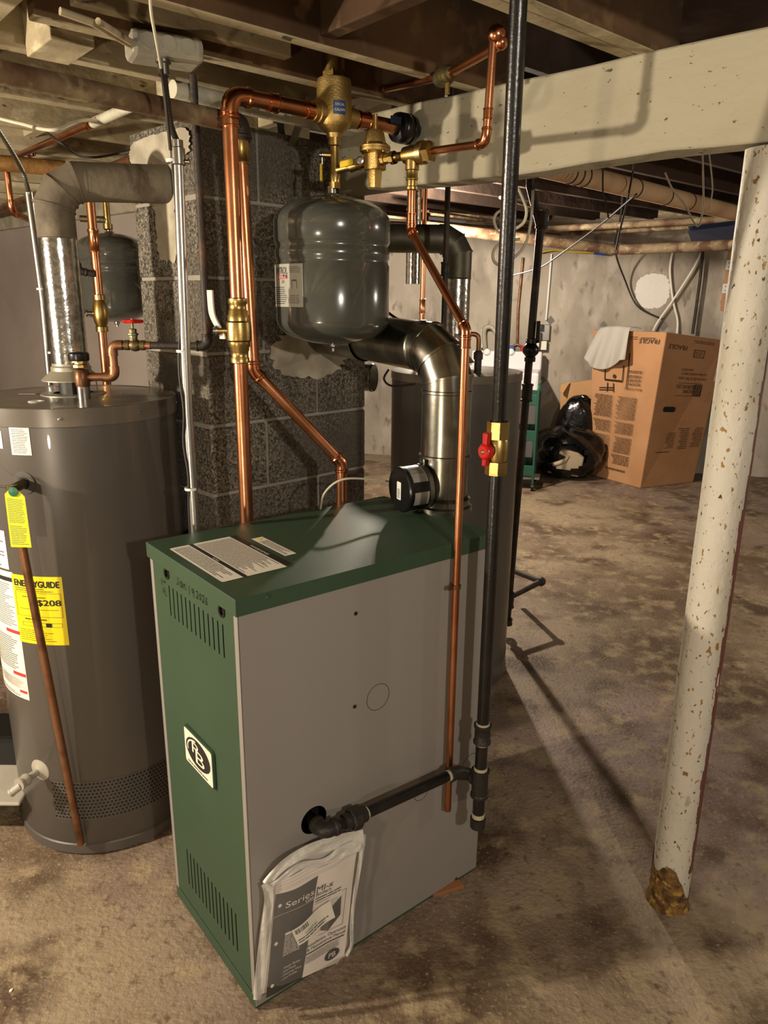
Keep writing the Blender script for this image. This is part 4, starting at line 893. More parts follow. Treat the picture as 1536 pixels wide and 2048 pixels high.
# ------------------------------------------------------------------ left water heater
HC = V((-.862, 2.062, 0)); HR = .268; HT = 1.293
wh = thing('water_heater', 'large grey tank water heater with yellow energy label at the left', 'water heater', HC)
MB('heater').lathe(HC, Zv, [(HR-.002, .035), (HR, .038), (HR, HT-.045)], 96).build('jacket', wh)
MB('heater').lathe(HC, Zv, [(0, .004), (HR-.006, .004), (HR+.004, .008), (HR+.004, .036), (HR-.002, .040)], 96).build('base_ring', wh)
MB('heaterlid').lathe(HC, Zv, [(HR, HT-.048), (HR+.004, HT-.046), (HR+.004, HT-.002), (HR+.001, HT), (HR-.012, HT-.002), (HR-.03, HT+.0), (.10, HT+.004), (0, HT+.004)], 96).build('top_lid', wh)
hs = csurf(HC, HR)
for px in (118, 278, 355):
    a, z = chit(px, 845, HC, HR+.004); p = hs(a, HT-.025, .004); MB('steel').lathe(p, p-V((HC.x, HC.y, p.z)), [(.004, 0), (.004, .0015), (0, .0025)], 10).build('screw', wh)
# perforated intake band
a0, z0 = chit(105, 1562, HC, HR); a1, _ = chit(335, 1545, HC, HR); _, z1 = chit(117, 1635, HC, HR)
mb = MB('heater'); mb.patch(hs, a0-.0015, a1, z1-.002, z0+.002, .0006, 20, 1); mb.use('black')
nr = 11; st = (z0-z1)/nr; y = z1+st/2; k = 0
while y < z0:
    x = a0+(st*.5 if k % 2 else 0)
    while x < a1: mb.add([hs(x+st*.33*math.cos(PI/3*i), y+st*.33*math.sin(PI/3*i), .0011) for i in range(6)], [(0, 1, 2, 3, 4, 5)]); x += st*.98
    y += st; k += 1
mb.build('air_intake_screen', wh, smooth=False)
# draft hood
HV = V((HC.x, HC.y, 0)); hv0 = Zp(148, 784, HT); 
MB('hood').lathe(HC, Zv, [(.085, HT+.003), (.085, HT+.006), (.052, HT+.008)], 40).build('hood_plate', wh)
hoodp = MB('hood').lathe(HC, Zv, [(.040, HT+.044), (.078, HT+.042), (.078, HT+.045), (.052, HT+.068), (.052, HT+.078), (.048, HT+.082), (.048, HT+.088), (.040, HT+.088)], 40).build('draft_hood', wh)
MB('black').cyl(HC+Zv*(HT+.004), HC+Zv*(HT+.042), .036, n=24).build('flue_opening', wh)
for a in (-150, -75, 10, 95):
    c, s = math.cos(math.radians(a)), math.sin(math.radians(a)); r_ = V((c, s, 0)); t_ = V((-s, c, 0))
    mb = MB('steel'); mb.obox(HC+r_*.062-t_*.006+Zv*(HT+.004), t_*.012, r_*.0015, Zv*.048); mb.obox(HC+r_*.062-t_*.006+Zv*(HT+.004), t_*.012, r_*.014, Zv*.0015); mb.build('hood_leg', hoodp, smooth=False)
# lid: white ring mark and paper strip
lt = psurf(HC+Zv*(HT+.001), V((1, 0, 0)), V((0, 1, 0)))
p = Zp(73, 805, HT)-HC; MB('white').plate(circ(p.x, p.y, .020, 28), [circ(p.x, p.y, .012, 28)[::-1]], HC+Zv*(HT+.004), V((1, 0, 0)), V((0, 1, 0)), .0015).build('ring_mark', wh, smooth=False)
p = Zp(64, 791, HT)-HC; mb = MB('white'); mb.add([lt(p.x-.034, p.y-.012, .003), lt(p.x+.034, p.y-.004, .003), lt(p.x+.028, p.y+.008, .003), lt(p.x-.034, p.y+.002, .003)], [(0, 1, 2, 3)]); mb.build('paper_strip', wh, smooth=False)
# labels on the jacket
def lab(px):   # average bounds of four picture corners on the jacket
    q = [chit(x, y, HC, HR) for x, y in px]; return (q[0][0]+q[3][0])/2, (q[1][0]+q[2][0])/2, (q[2][1]+q[3][1])/2, (q[0][1]+q[1][1])/2
x0, x1, z0, z1 = lab(((22, 1147), (123, 1153), (139, 1288), (42, 1284))); W_, H_ = x1-x0, z1-z0
eg = lambda x, y, off=0: hs(x0+x, z0+y, off)
mb = MB('yellow'); mb.patch(eg, 0, W_, 0, H_, .0008, 12, 1); mb.use('ink')
[mb.text(eg, 'ENERGYGUIDE', W_/2+a_, H_*.845+b_, H_*.125, .0014+k_*.00003, w=W_*.88) for k_, (a_, b_) in enumerate(((0, 0), (.0009, 0), (-.0009, 0), (0, .0009), (0, -.0009)))]
[mb.text(eg, '$208', W_*.94+a_, H_*.58+b_, H_*.12, .0014+k_*.00003, 'r', w=W_*.44) for k_, (a_, b_) in enumerate(((0, 0), (.0008, 0), (-.0008, 0), (0, .0008)))]
mb.lines(eg, W_*.06, W_*.85, H_*.83, H_*.77, 2, .3, .0014); mb.lines(eg, W_*.2, W_*.75, H_*.71, H_*.68, 1, .35, .0014)
def frame(mb, sf, x0, x1, y0, y1, t=.0009, off=.0014):
    for b in ((x0, x1, y0, y0+t), (x0, x1, y1-t, y1), (x0, x0+t, y0, y1), (x1-t, x1, y0, y1)): mb.patch(sf, b[0], b[1], b[2], b[3], off, 6)
frame(mb, eg, W_*.05, W_*.95, H_*.41, H_*.76); mb.patch(eg, W_*.12, W_*.88, H_*.515, H_*.521, .0014, 6); frame(mb, eg, W_*.14, W_*.92, H_*.265, H_*.325)
mb.patch(eg, W_*.62, W_*.73, H_*.265, H_*.325, .0016); mb.lines(eg, W_*.06, W_*.92, H_*.22, H_*.04, 6, .22, .0014, .5); mb.lines(eg, W_*.2, W_*.7, H_*.39, H_*.35, 1, .4, .0014)
mb.build('energy_label', wh, smooth=False)
x0b, x1b, z0b, z1b = lab(((18, 852), (59, 857), (63, 912), (24, 908))); sl = lambda x, y, off=0: hs(x0b+x, z0b+y, off); w, h = x1b-x0b, z1b-z0b
mb = MB('white'); mb.patch(sl, 0, w, 0, h, .0008, 8); mb.use('ink2'); mb.lines(sl, .005, w-.005, h-.004, .004, 14, .35, .0014, .3); mb.build('notice_label', wh, smooth=False)
a1, zt = chit(2, 862, HC, HR); _, zb = chit(4, 897, HC, HR)
mb = MB('white'); mb.patch(hs, a1-.07, a1, zb, zt, .0008, 12); mb.use('ink2'); mb.lines(hs, a1-.065, a1-.006, zt-.004, zb+.003, 8, .35, .0014); mb.build('notice_label', wh, smooth=False)
xr, zt = chit(30, 1146, HC, HR); xr2, zb = chit(56, 1400, HC, HR); xr = (xr+xr2)/2; xl = -HR*1.5
zt += .0; wl_ = lambda x, y, off=0: hs(x, y, off)
mb = MB('white'); mb.patch(wl_, xl, xr-.001, zb, zt, .0005, 14); mb.use('ink'); mb.patch(wl_, xl+.02, xr-.006, zt-.028, zt-.016, .0012, 8)
mb.use('ink2'); mb.lines(wl_, xl+.02, xr-.008, zt-.034, zt-.16, 22, .35, .0012, .15); mb.use('redl'); mb.patch(wl_, xr-.06, xr-.003, zt-.178, zt-.168, .0012, 4)
mb.use('ink2'); mb.lines(wl_, xl+.02, xr-.008, zt-.19, zt-.29, 16, .4, .0012, .15); mb.use('redl'); mb.patch(wl_, xr-.055, xr-.003, zt-.305, zt-.295, .0012, 4)
mb.use('ink2'); mb.lines(wl_, xl+.02, xr-.008, zt-.315, zb+.03, 14, .35, .0012, .15); mb.use('redl'); mb.patch(wl_, xr-.035, xr-.006, zb+.018, zb+.026, .0012, 3); mb.use('ink2'); mb.lines(wl_, xl+.02, xr-.008, zb+.015, zb+.004, 2, .4, .0012)
mb.build('safety_label', wh, smooth=False)
a1, zt2 = chit(8, 1062, HC, HR); a2, _ = chit(14, 1125, HC, HR)
mb = MB('white'); mb.patch(hs, xl, a1, zt+.006, zt2, .0005, 10); mb.use('ink2'); mb.lines(hs, xl+.02, a1-.006, zt2-.006, zt+.01, 10, .35, .0012); mb.build('instruction_label', wh, smooth=False)
# drain valve
a, z = chit(80, 1540, HC, HR); p = hs(a, z); n = (p-V((HC.x, HC.y, z))).normalized(); sdn = V((-n.y, n.x, 0)); sdn = sdn if sdn.x < 0 else -sdn
MB('beigep').lathe(p-n*.004, n, [(.034, 0), (.032, .004), (.016, .010), (.010, .014), (.010, .045), (0, .045)], 28).build('valve_escutcheon', wh)
v0 = p+n*.05
dvp = MB('beigep').lathe(v0-n*.008, n, [(0, 0), (.016, 0), (.018, .006), (.016, .012), (.016, .022), (.018, .024), (.018, .03), (0, .03)], 16).build('drain_valve', wh)
MB('beigep').lathe(v0+n*.016-Zv*.006, (-Zv*.5+sdn*.55+n*.5), [(.011, 0), (.011, .028), (.012, .029), (.012, .034), (.008, .034), (.008, .01), (0, .01)], 20).build('hose_outlet', dvp)
# relief valve with tag and discharge tube
a, z = chit(48, 966, HC, HR); p = hs(a, z); n = (p-V((HC.x, HC.y, z))).normalized()
MB('heater').lathe(p, n, [(.029, -.001), (.029, .0012), (.024, .0016), (0, .0017)], 32).build('port_cover', wh)
rv = thing('relief_valve', 'brass relief valve on the front of the left water heater', 'valve', p)
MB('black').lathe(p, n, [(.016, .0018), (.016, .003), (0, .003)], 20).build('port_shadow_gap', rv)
v1 = p+n*.05-Zv*.004
MB('brassold').tube([p+n*.003, v1], .0125, 18).build('valve_body', rv)
MB('brassold').lathe(v1+Zv*.012, -Zv, [(0, 0), (.0135, .001), (.0135, .03), (.0115, .034), (.0115, .045)], 18).build('outlet', rv)
ab_, zb_2 = chit(162, 1688, HC, HR+.016); tb0 = hs(ab_*HR/(HR+.016), max(zb_2, .012), .016); tt0 = v1-Zv*.03; 
MB('copperold').tube([tt0, tb0], .0105, 20)
dt = tag(MB('copperold').tube([tt0, tb0], .0105, 20).build('discharge_tube'), 'long tarnished copper discharge tube down the front of the left water heater', 'pipe')
tp = V((v1.x-.012, v1.y-.018, v1.z-.004))
rvl = MB('steel'); rvl.tube([v1+V((-.008, -.01, .008)), tp+V((-.03, -.005, .02)), tp+V((-.075, -.005, .055))], .003, 8); rvl.build('test_lever', rv)
tq = [Yp(x, y, tp.y-.004) for x, y in ((22, 1094), (63, 1095), (8, 978), (48, 984))]
tw = .05; ts_ = qsurf(tq[0], tq[1], tq[2], tq[3], .05, .14)
tg = MB('yellowtag'); tg.patch(ts_, 0, .05, 0, .128, .0, 1, 1); tg.add([ts_(0, .128), ts_(.05, .128), ts_(.036, .142), ts_(.014, .142)], [(0, 1, 2, 3)]); tg.use('ink2'); tg.lines(ts_, .004, .046, .120, .06, 14, .35, .0006, .2); tg.lines(ts_, .004, .046, .054, .006, 11, .35, .0006, .3)
tg.use('greend'); tg.lathe(ts_(.024, .137, .001), (ts_(.024, .137, 1)-ts_(.024, .137, 0)), [(.012, 0), (.012, .002), (0, .004)], 18)
tag(tg.build('warning_tag', smooth=False), 'long yellow paper tag with a green dot hanging from the relief valve', 'tag')
# ------------------------------------------------------------------ heater flue
hf = thing('flue_pipe', 'shiny flue with a dusty grey elbow above the left water heater', 'flue pipe', HC+Zv*(HT+.085)); r = .0475
d = (V((-.605, 2.19, 0))-V((HC.x, HC.y, 0))).normalized(); ezh = 1.84
e1 = HC+Zv*ezh; tg2 = V((-.597, 2.187, ezh+.012))
hA, hB = gores(hf, HC+Zv*1.5, e1, tg2, r+.001, 3, 'dusty', .085)
MB('galvs').lathe(HC, Zv, [(r, HT+.08), (r, 1.700), (r+.002, 1.702), (r, 1.704)], 44).build('vertical_section', hf)
MB('dusty').lathe(HC, Zv, [(r+.0015, 1.700), (r+.001, 1.71), (r+.001, hA.z)], 44).build('elbow_collar', hf)
MB('dusty').cyl(hB-d*.003, tg2, r+.001, n=44, caps=False).build('horizontal_section', hf)
# ------------------------------------------------------------------ water inlet with vacuum breaker, elbows, red-handled valve
n0 = Zp(169, 800, HT); Yn = n0.y
ip = thing('inlet_pipe', 'tarnished copper inlet piping rising from the left water heater top', 'pipe', n0)
px_ = lambda x, y: Yp(x, y, Yn)
def at(x, z): return V((x, Yn, z))
nx = n0.x; zt_ = px_(169, 752).z
MB('steel').cyl(n0, at(nx, px_(0, 770).z), .0165, n=20).build('zinc_nipple', ip)
MB('copperold').lathe(at(nx, px_(0, 771).z), Zv, [(.0175, 0), (.0185, .004), (.0200, .02), (.0185, .040), (.014, .045)], 24).build('tee', ip)
MB('brass').lathe(at(nx-.002, px_(0, 734).z), Zv, [(.014, 0), (.0185, .001), (.0185, .008), (.014, .010), (.014, .013), (.020, .014), (.020, .018)], 8).build('union_nut', ip)
vb = thing('vacuum_breaker', 'black capped vacuum breaker on top of the inlet tee', 'valve', at(nx-.002, px_(0, 722).z))
MB('blackp').lathe(at(nx-.004, px_(0, 720).z), Zv, [(0, 0), (.025, 0), (.0265, .004), (.0265, .018), (.023, .022), (0, .023)], 28).build('cap', vb)
q0 = at(nx, px_(0, 752).z); q1 = px_(227, 750); q2 = px_(222, 690); q3 = px_(250, 690); q1 = at(q2.x+.003, q0.z); q2 = at(q2.x+.003, q2.z)
path, arcs = rounded([q0, q1, q2, at(px_(250, 0).x, q2.z)], .016)
MB('copperold').tube(path, .0105, 18).build('pipe', ip)
for arc, a, b in arcs: MB('copperold').tube([arc[0]+a*.012]+arc+[arc[-1]+b*.012], .0128, 18).build('elbow', ip)
VX = px_(268, 690).x; vz_ = q2.z
gvv = thing('globe_valve', 'old green-tinged brass valve with a red wheel handle', 'valve', at(VX, vz_-.015))
MB('brassold').lathe(at(VX-.024, vz_), V((1, 0, 0)), [(.009, 0), (.013, .001), (.013, .012), (.011, .014), (.015, .020), (.016, .028), (.014, .036), (.011, .040), (.013, .042), (.013, .052), (.009, .053)], 22).build('valve_body', gvv)
MB('brassold').lathe(at(VX, vz_), Zv, [(.010, .01), (.011, .024), (.014, .026), (.014, .030), (.010, .031), (.010, .040), (.009, .041), (.003, .042), (.003, .060)], 8).build('bonnet', gvv)
wp = at(VX+.002, vz_+.060); mb = MB('red'); n = 40
vs = []; 
for i in range(n):
    a = 2*PI*i/n; R_w = .0205+.0028*math.cos(5*a)
    for k in range(8): b = 2*PI*k/8; vs.append(wp+V(((R_w+.0045*math.cos(b))*math.cos(a), (R_w+.0045*math.cos(b))*math.sin(a), .0045*math.sin(b))))
mb.add(vs, [(i*8+k, ((i+1) % n)*8+k, ((i+1) % n)*8+(k+1) % 8, i*8+(k+1) % 8) for i in range(n) for k in range(8)])
for k in range(4): a = PI/2*k+.3; mb.cyl(wp, wp+V((math.cos(a)*.02, math.sin(a)*.02, 0)), .003, n=8)
mb.cyl(wp-Zv*.005, wp+Zv*.006, .006, n=12); mb.build('wheel_handle', gvv)
xe = px_(378, 0).x
run('iron_pipe', 'dark iron pipe from the red-wheeled valve, turning up beside the chimney', 'pipe', [at(VX+.028, vz_), V((xe, Yn-.0, vz_)), V((xe-.0, Yn, 2.06))], .0095, 'oldpipe', 'castiron', R=.02, fit=1.35)
# ------------------------------------------------------------------ conduits and junction box
ce_ = Pp(390, 1052, Cb, 51.3, -.028); cy = ce_.y
jb = thing('electrical_conduit', 'thick steel conduit dropping behind the boiler front corner', 'conduit', V((ce_.x, cy, .1)))
xct = Yp(352, 300, cy).x
MB('emt').tube([V((ce_.x, cy, .1)), V((ce_.x, cy, 1.3)), V((xct+.004, cy, 1.86))], .0115, 20).build('tube', jb)
MB('steel').lathe(V((xct+.004, cy, 1.86)), Zv, [(.0125, -.03), (.015, -.028), (.015, .004), (.012, .006), (.012, .02), (0, .02)], 18).build('connector', jb)
for sx_ in (-1, 1): MB('steel').lathe(V((xct+.004+sx_*.012, cy, 1.838)), V((sx_, 0, 0)), [(.004, 0), (.004, .008), (.006, .009), (.006, .012), (0, .013)], 10).build('set_screw', jb)
for k, py in enumerate((322, 702, 977)):
    p = Yp((346, 366, 382)[k], py, cy); MB('whitep').lathe(V((p.x, cy-.001, p.z)), Zv, [(.0135, -.003), (.0150, -.003), (.0150, .003), (.0135, .003)], 16).build('cable_tie', jb)
sp_ = [V((xct-.009, cy-.006, 1.86)), V((xct-.006, cy-.006, 1.7)), V((xct-.007, cy-.008, 1.55)), V((ce_.x-.012, cy-.008, 1.4)), V((ce_.x-.006, cy-.013, 1.3)), V((ce_.x-.013, cy-.008, 1.22)), V((ce_.x-.005, cy-.0125, 1.14)), V((ce_.x-.011, cy-.006, 1.06)), V((ce_.x-.014, cy, .95))]
wire('thermostat_cable', 'thin brown cable tied along the steel conduit', 'cable', sp_, .0026, 'wired')
bx = [Yp(*q, 1.66) for q in ((262, 120), (402, 120))]
JB = Zp(330, 128, 2.035); w_j = .135
ju = bear(62); jv = V((-ju.y, ju.x, 0)); jz = 2.035
jbx = thing('junction_box', 'grey painted electrical junction box under the joists', 'junction box', V((JB.x, JB.y, jz)))
mb = MB('greypaint'); mb.obox(V((JB.x, JB.y, jz))-ju*.075-jv*.045, ju*.15, jv*.09, Zv*.05); mb.build('box', jbx, bevel=.012, smooth=False)
for k in (-.04, 0, .04):
    c = V((JB.x, JB.y, jz+.027))+ju*k-jv*.0452; MB('greypaint').lathe(c, -jv, [(.016, 0), (.016, .0018), (.0145, .0019), (.0145, .0008), (0, .0008)], 24).build('knockout', jbx)
jn = V((JB.x, JB.y, jz))-ju*.0; cj = Yp(327, 145, cy)
ac0 = Yp(328, 148, cy); 
ar = thing('armoured_cable', 'spiral armoured cable from the junction box down to the conduit', 'cable', V((xct, cy, 1.88)))
MB('steel').lathe(ac0+Zv*.02, -Zv, [(.016, -.006), (.016, 0), (.012, .002), (.012, .022), (.010, .024)], 16).build('connector', ar)
pts = wirepath([ac0+Zv*.01, Yp(333, 190, cy), Yp(342, 250, cy), V((xct+.004, cy, 1.875))], 26)
MB('oldpipe').tube(pts, [.0072 if i % 2 else .0058 for i in range(len(pts))], 12).build('armour', ar)
wire('thermostat_cable', 'thin pale cable hanging straight down in front of the junction box', 'cable', [Yp(300, -6, 1.45), Yp(303, 30, 1.46), Yp(314, 90, 1.5), Yp(322, 135, 1.56)], .0028, 'wire')
wire('thermostat_cable', 'thin black cable continuing down along the armoured cable', 'cable', [Yp(322, 132, 1.56), Yp(326, 160, 1.62), Yp(334, 230, 1.66), Yp(341, 300, 1.70)], .0036, 'wired')
ca = [Zp(185, 42, 2.055), Zp(222, 62, 2.05), Zp(262, 88, 2.045)]
run('painted_conduit', 'painted conduit running from the left into the junction box', 'conduit', [Zp(120, 22, 2.06), Zp(185, 45, 2.055), Zp(275, 98, 2.05)], .007, 'joist', fit=0)
run('painted_conduit', 'second short painted conduit just below it at the junction box', 'conduit', [Zp(196, 42, 2.05), Zp(262, 84, 2.05)], .006, 'joist', fit=0)
# ------------------------------------------------------------------ second tank, copper and pipes at the far left
T2 = V(Yp(227, 560, 3.28)); xtank('expansion_tank', 'smaller grey expansion tank in the background left of the chimney', V((T2.x, 3.28)), 1.455, 1.815, .142)
q = Yp(222, 470, 3.28); 
yv = thing('brass_riser', 'brass pipe and tee above the background expansion tank', 'pipe', V((T2.x-.01, 3.28, 1.83)))
MB('brass').lathe(V((T2.x-.004, 3.28, 0)), Zv, [(.013, 1.825), (.019, 1.83), (.019, 1.85), (.013, 1.852), (.013, 2.0)], 16).build('pipe', yv)
qa = Yp(160, 437, 3.26); qb = Yp(217, 440, 3.28)
MB('brassold').tube([qa, V((T2.x-.004, 3.28, qb.z))], .013, 14).build('branch', yv)
MB('brassold').box(qa-V((.01, 0, .01)), (.06, .05, .06)).build('regulator', yv, bevel=.006) if False else None
xb = Yp(195, 560, 2.95)
r2 = run('copper_pipe', 'copper pipe standing behind the left water heater with a brass valve', 'pipe', [V((xb.x, 2.95, .9)), V((xb.x, 2.95, 2.03))], .0165)
coupling(r2, V((xb.x, 2.95, Yp(0, 480, 2.95).z)), Zv, .0165, l=5)
bz = Yp(0, 625, 2.95).z
b2 = thing('ball_valve', 'brass ball valve on the copper pipe behind the left water heater', 'valve', V((xb.x, 2.95, bz-.07)))
MB('brass').lathe(V((xb.x, 2.95, bz)), Zv, [(.017, -.07), (.023, -.068), (.023, -.05), (.02, -.048), (.026, -.03), (.03, 0), (.026, .03), (.02, .048), (.023, .05), (.023, .068), (.017, .07)], 20).build('valve_body', b2)
MB('steel').lathe(V((xb.x, 2.95, bz)), V((-1, -.3, 0)), [(.008, .02), (.008, .045), (.013, .046), (.013, .052), (0, .053)], 12).build('stem', b2)
run('iron_pipe', 'short dark stub pipe behind the shiny flue, beside the background tank', 'pipe', [Yp(150, 515, 2.9), Yp(158, 542, 2.9), Yp(188, 548, 2.93)], .012, 'oldpipe', 'castiron', R=.02)
# other pipes at left
g0 = Zp(-60, 353, 2.04); g1 = Zp(186, 246, 2.05)
gpd = (g1-g0).normalized()
cpp = run('copper_pipe', 'thin copper pipe crossing under the joists at upper left', 'pipe', [g0, g1], .0105)
coupling(cpp, g1-gpd*.03, gpd, .0105, l=3); coupling(cpp, Zp(62, 306, 2.045), gpd, .0105, l=3)
run('painted_pipe', 'short white painted pipe continuing the thin copper one to the chimney', 'pipe', [g1, g1+gpd*.33], .014, 'pipew')
o0 = Zp(-90, 318, 1.99); o1 = Zp(268, 350, 1.98)
run('drain_pipe', 'orange-rusted drain pipe crossing the upper left below the joists', 'pipe', [o0, o1], .026, 'ochre')
o0 = Zp(-60, 440, 2.0); o1 = Zp(160, 360, 2.0); o2 = Zp(268, 320, 2.0)
run('copper_pipe', 'second tarnished copper pipe rising to the right behind the dusty flue elbow', 'pipe', [o0, o1, o2], .019, 'copperold')
s0 = Yp(13, 338, 2.75); s1 = Yp(24, 424, 2.75); s2 = Yp(62, 441, 2.9)
run('copper_pipe', 'small copper drop at the far left edge with an elbow at its foot', 'pipe', [s0, V((s1.x, 2.75, s1.z)), s2], .0105, R=.03)
k0 = Yp(112, 800, 2.4)
lc_ = run('electrical_conduit', 'slim steel conduit behind the left water heater flue', 'conduit', [Yp(101, 770, 2.42), Yp(86, 600, 2.42), Yp(57, 385, 2.42)], .0105, 'emt', fit=0)
for x, y in ((72, 578), (94, 705)): p = Yp(x+10, y, 2.42); MB('whitep').lathe(p, Zv, [(.012, -.003), (.0135, -.003), (.0135, .003), (.012, .003)], 14).build('cable_tie', lc_)
pts = wirepath([Yp(57, 383, 2.42), Yp(46, 345, 2.4), Yp(22, 300, 2.3), Yp(-10, 250, 2.2)], 20)
tag(MB('galvd').tube(pts, [.0075 if i % 2 else .006 for i in range(len(pts))], 10).build('armoured_cable'), 'armoured cable running to the slim conduit at the left edge', 'cable')
wire('cable', 'pale cable sagging under the joists at the upper left', 'cable', [Zp(-20, 232, 2.05), Zp(40, 247, 2.03), Zp(105, 260, 2.0), Zp(160, 242, 2.04), Zp(225, 240, 2.05)], .005, 'wire')
wire('cable', 'dark cable looping below the copper pipe at the upper left', 'cable', [Zp(90, 262, 2.05), Zp(122, 286, 2.0), Zp(175, 315, 1.98), Zp(262, 302, 2.04)], .004, 'wired')
# bin and gas control at the lower left edge
qb = Zp(8, 1634, 0)
gc = thing('grey_bin', 'grey plastic box on the floor at the left edge beside the water heater', 'box', Zp(-30, 1640, 0))
p = Zp(40, 1610, 0); u = V((-.8, .35, 0)).normalized(); v = V((-.35, -.8, 0)).normalized()
p = Zp(44, 1598, 0); mb = MB('bin'); mb.obox(Zp(38, 1612, 0)-V((.30, 0, 0)), V((.30, 0, 0)), V((-.02, .2, 0)), Zv*.135); mb.build('bin_body', gc, smooth=False, bevel=.008)
mb = MB('beigep'); mb.obox(Zp(38, 1612, .135)-V((.305, .004, 0)), V((.31, 0, 0)), V((-.02, .21, 0)), Zv*.012); mb.build('bin_lid', gc, smooth=False, bevel=.006)
bk = Zp(30, 1560, 0); mb = MB('blackp'); c = Yp(-2, 1490, 1.93)
mb.obox(V((c.x-.22, c.y+.08, .0)), V((.24, 0, 0)), V((0, .16, 0)), Zv*.24); tag(mb.build('tool_case', smooth=False, bevel=.015), 'black case behind the grey plastic box at the left edge', 'case')
# ------------------------------------------------------------------ second water heater behind the boiler
C2 = V((.283, 2.99, 0)); R2 = .257; T2h = 1.292
w2 = thing('water_heater', 'grey tank water heater standing behind the boiler and the black gas pipe', 'water heater', C2)
MB('heater').lathe(C2, Zv, [(R2, .03), (R2, T2h-.03)], 72).build('jacket', w2)
MB('heater').lathe(C2, Zv, [(0, .002), (R2+.003, .004), (R2+.003, .032), (R2, .034)], 72).build('base_ring', w2)
MB('heaterlid').lathe(C2, Zv, [(R2, T2h-.034), (R2+.003, T2h-.032), (R2+.003, T2h-.002), (R2-.01, T2h), (0, T2h+.006)], 72).build('top_lid', w2)
C2v = Yp(913, 600, 3.0); vx = C2v.x; v2 = thing('flue_pipe', 'background flue pipe with an elbow turning left over the second water heater', 'flue pipe', V((vx, 3.0, T2h)))
r = .052; zc = Yp(800, 480, 3.0).z; P1 = V((vx, 3.0, zc+.005)); P2 = Yp(700, 478, 3.05)
gA, gB = gores(v2, V((vx, 3.0, 1.4)), P1, V((P2.x-.3, 3.05, zc+.01)), r+.001, 3, 'galvd', .075)
zj = Yp(0, 550, 3.0).z
MB('galvs').lathe(V((vx, 3.0, 0)), Zv, [(r, T2h+.06), (r, zj), (r+.003, zj+.003), (r, zj+.006)], 36).build('vertical_section', v2)
MB('hood').lathe(V((vx, 3.0, 0)), Zv, [(.08, T2h+.03), (.055, T2h+.06), (.054, T2h+.07)], 30).build('draft_hood', v2)
MB('galvd').cyl(V((vx, 3.0, zj)), gA, r+.001, n=36, caps=False).build('collar', v2)
MB('galvd').cyl(gB, V((P2.x-.3, 3.05, zc+.01)), r, n=36, caps=False).build('horizontal_section', v2)
q0 = Yp(945, 750, 2.86); q1 = Yp(957, 700, 2.86); q2 = Yp(953, 668, 2.86); q3 = Yp(920, 668, 2.86)
pn = thing('inlet_pipe', 'tarnished pipe bending down onto the second water heater', 'pipe', q0)
pth, _ = rounded([V((q1.x, 2.86, T2h)), V((q1.x, 2.86, q2.z)), q3], .025); MB('copperold').tube(pth, .009, 14).build('pipe', pn)
MB('oldpipe').lathe(V((q1.x, 2.86, T2h)), Zv, [(.014, 0), (.014, .05), (.018, .052), (.018, .075), (.010, .085)], 10).build('union', pn)
# copper and iron risers behind the tank
x = Yp(845, 600, 3.3).x; cr1 = run('copper_pipe', 'thin copper riser in the background just right of the large expansion tank', 'pipe', [V((x, 3.3, 1.2)), V((x, 3.3, 2.25))], .0105)
coupling(cr1, V((x, 3.3, Yp(0, 605, 3.3).z)), Zv, .0105, l=6)
x = Yp(889, 600, 2.7).x; ir1 = run('iron_pipe', 'rusty thin iron riser in front of the background flue', 'pipe', [V((x, 2.7, 1.3)), V((x, 2.7, 2.25))], .0095, 'oldpipe')
coupling(ir1, V((x, 2.7, Yp(0, 530, 2.7).z)), Zv, .0095, 'castiron', l=5, fit=1.6)
x = Yp(827, 500, 3.8).x; tag(MB('galvs').cyl(V((x, 3.8, Yp(0, 560, 3.8).z)), V((x, 3.8, 2.25)), .035, n=24).build('capped_duct'), 'short capped galvanised duct hanging right of the large expansion tank', 'duct')
wire('vent_cable', 'thin black cable drooping behind the boiler flue', 'cable', [Yp(772, 622, 2.3), Yp(790, 635, 2.3), Yp(808, 645, 2.3)], .004, 'wired')
wire('vent_cable', 'black cable looping below the horizontal flue near the chimney', 'cable', [Yp(778, 738, 2.4), Yp(768, 758, 2.4), Yp(785, 772, 2.4), Yp(830, 768, 2.42)], .0035, 'wired')
du = Yp(745, 752, 2.75); dx = V((.6, -.8, 0)).normalized()
dk = thing('round_duct_end', 'round galvanised duct end peeking out past the chimney corner', 'duct', V((du.x-.02, 2.75, du.z-.05)))
MB('galv').lathe(V((du.x-.05, 2.70, du.z)), V((.95, -.3, 0)), [(.048, 0), (.048, .05), (.051, .052), (.048, .056), (.048, .06), (.0, .061)], 32).build('duct', dk)
# ------------------------------------------------------------------ old gas drop by the second heater
gp2 = thing('gas_pipe', 'old thin black gas pipe behind the new one, capped near the floor', 'gas pipe', Zp(1013, 1262, 0))
y = 3.30; a = Yp(1015, 1235, y); b = Yp(1062, 690, y); c = Yp(1084, 440, y); d_ = Yp(1060, 372, y)
top_ = V((c.x, y, c.z)); pth, arcs = rounded([a, V((c.x-.005, y, c.z-.03)), d_, d_+Zv*.12], .03)
MB('oldpipe').tube(pth, .0165, 18).build('pipe', gp2)
al = lambda t: a.lerp(top_, t); dv = (top_-a).normalized()
def at_y(py): return al((Yp(0, py, y).z-a.z)/(top_.z-a.z))
def cast2(p, r, l, nm): MB('oldpipe').lathe(p, dv, [(r*.85, -l/2), (r*1.12, -l/2+.002), (r*1.12, -l/2+.01), (r, -l/2+.012), (r, l/2-.012), (r*1.12, l/2-.01), (r*1.12, l/2-.002), (r*.85, l/2)], 18).build(nm, gp2)
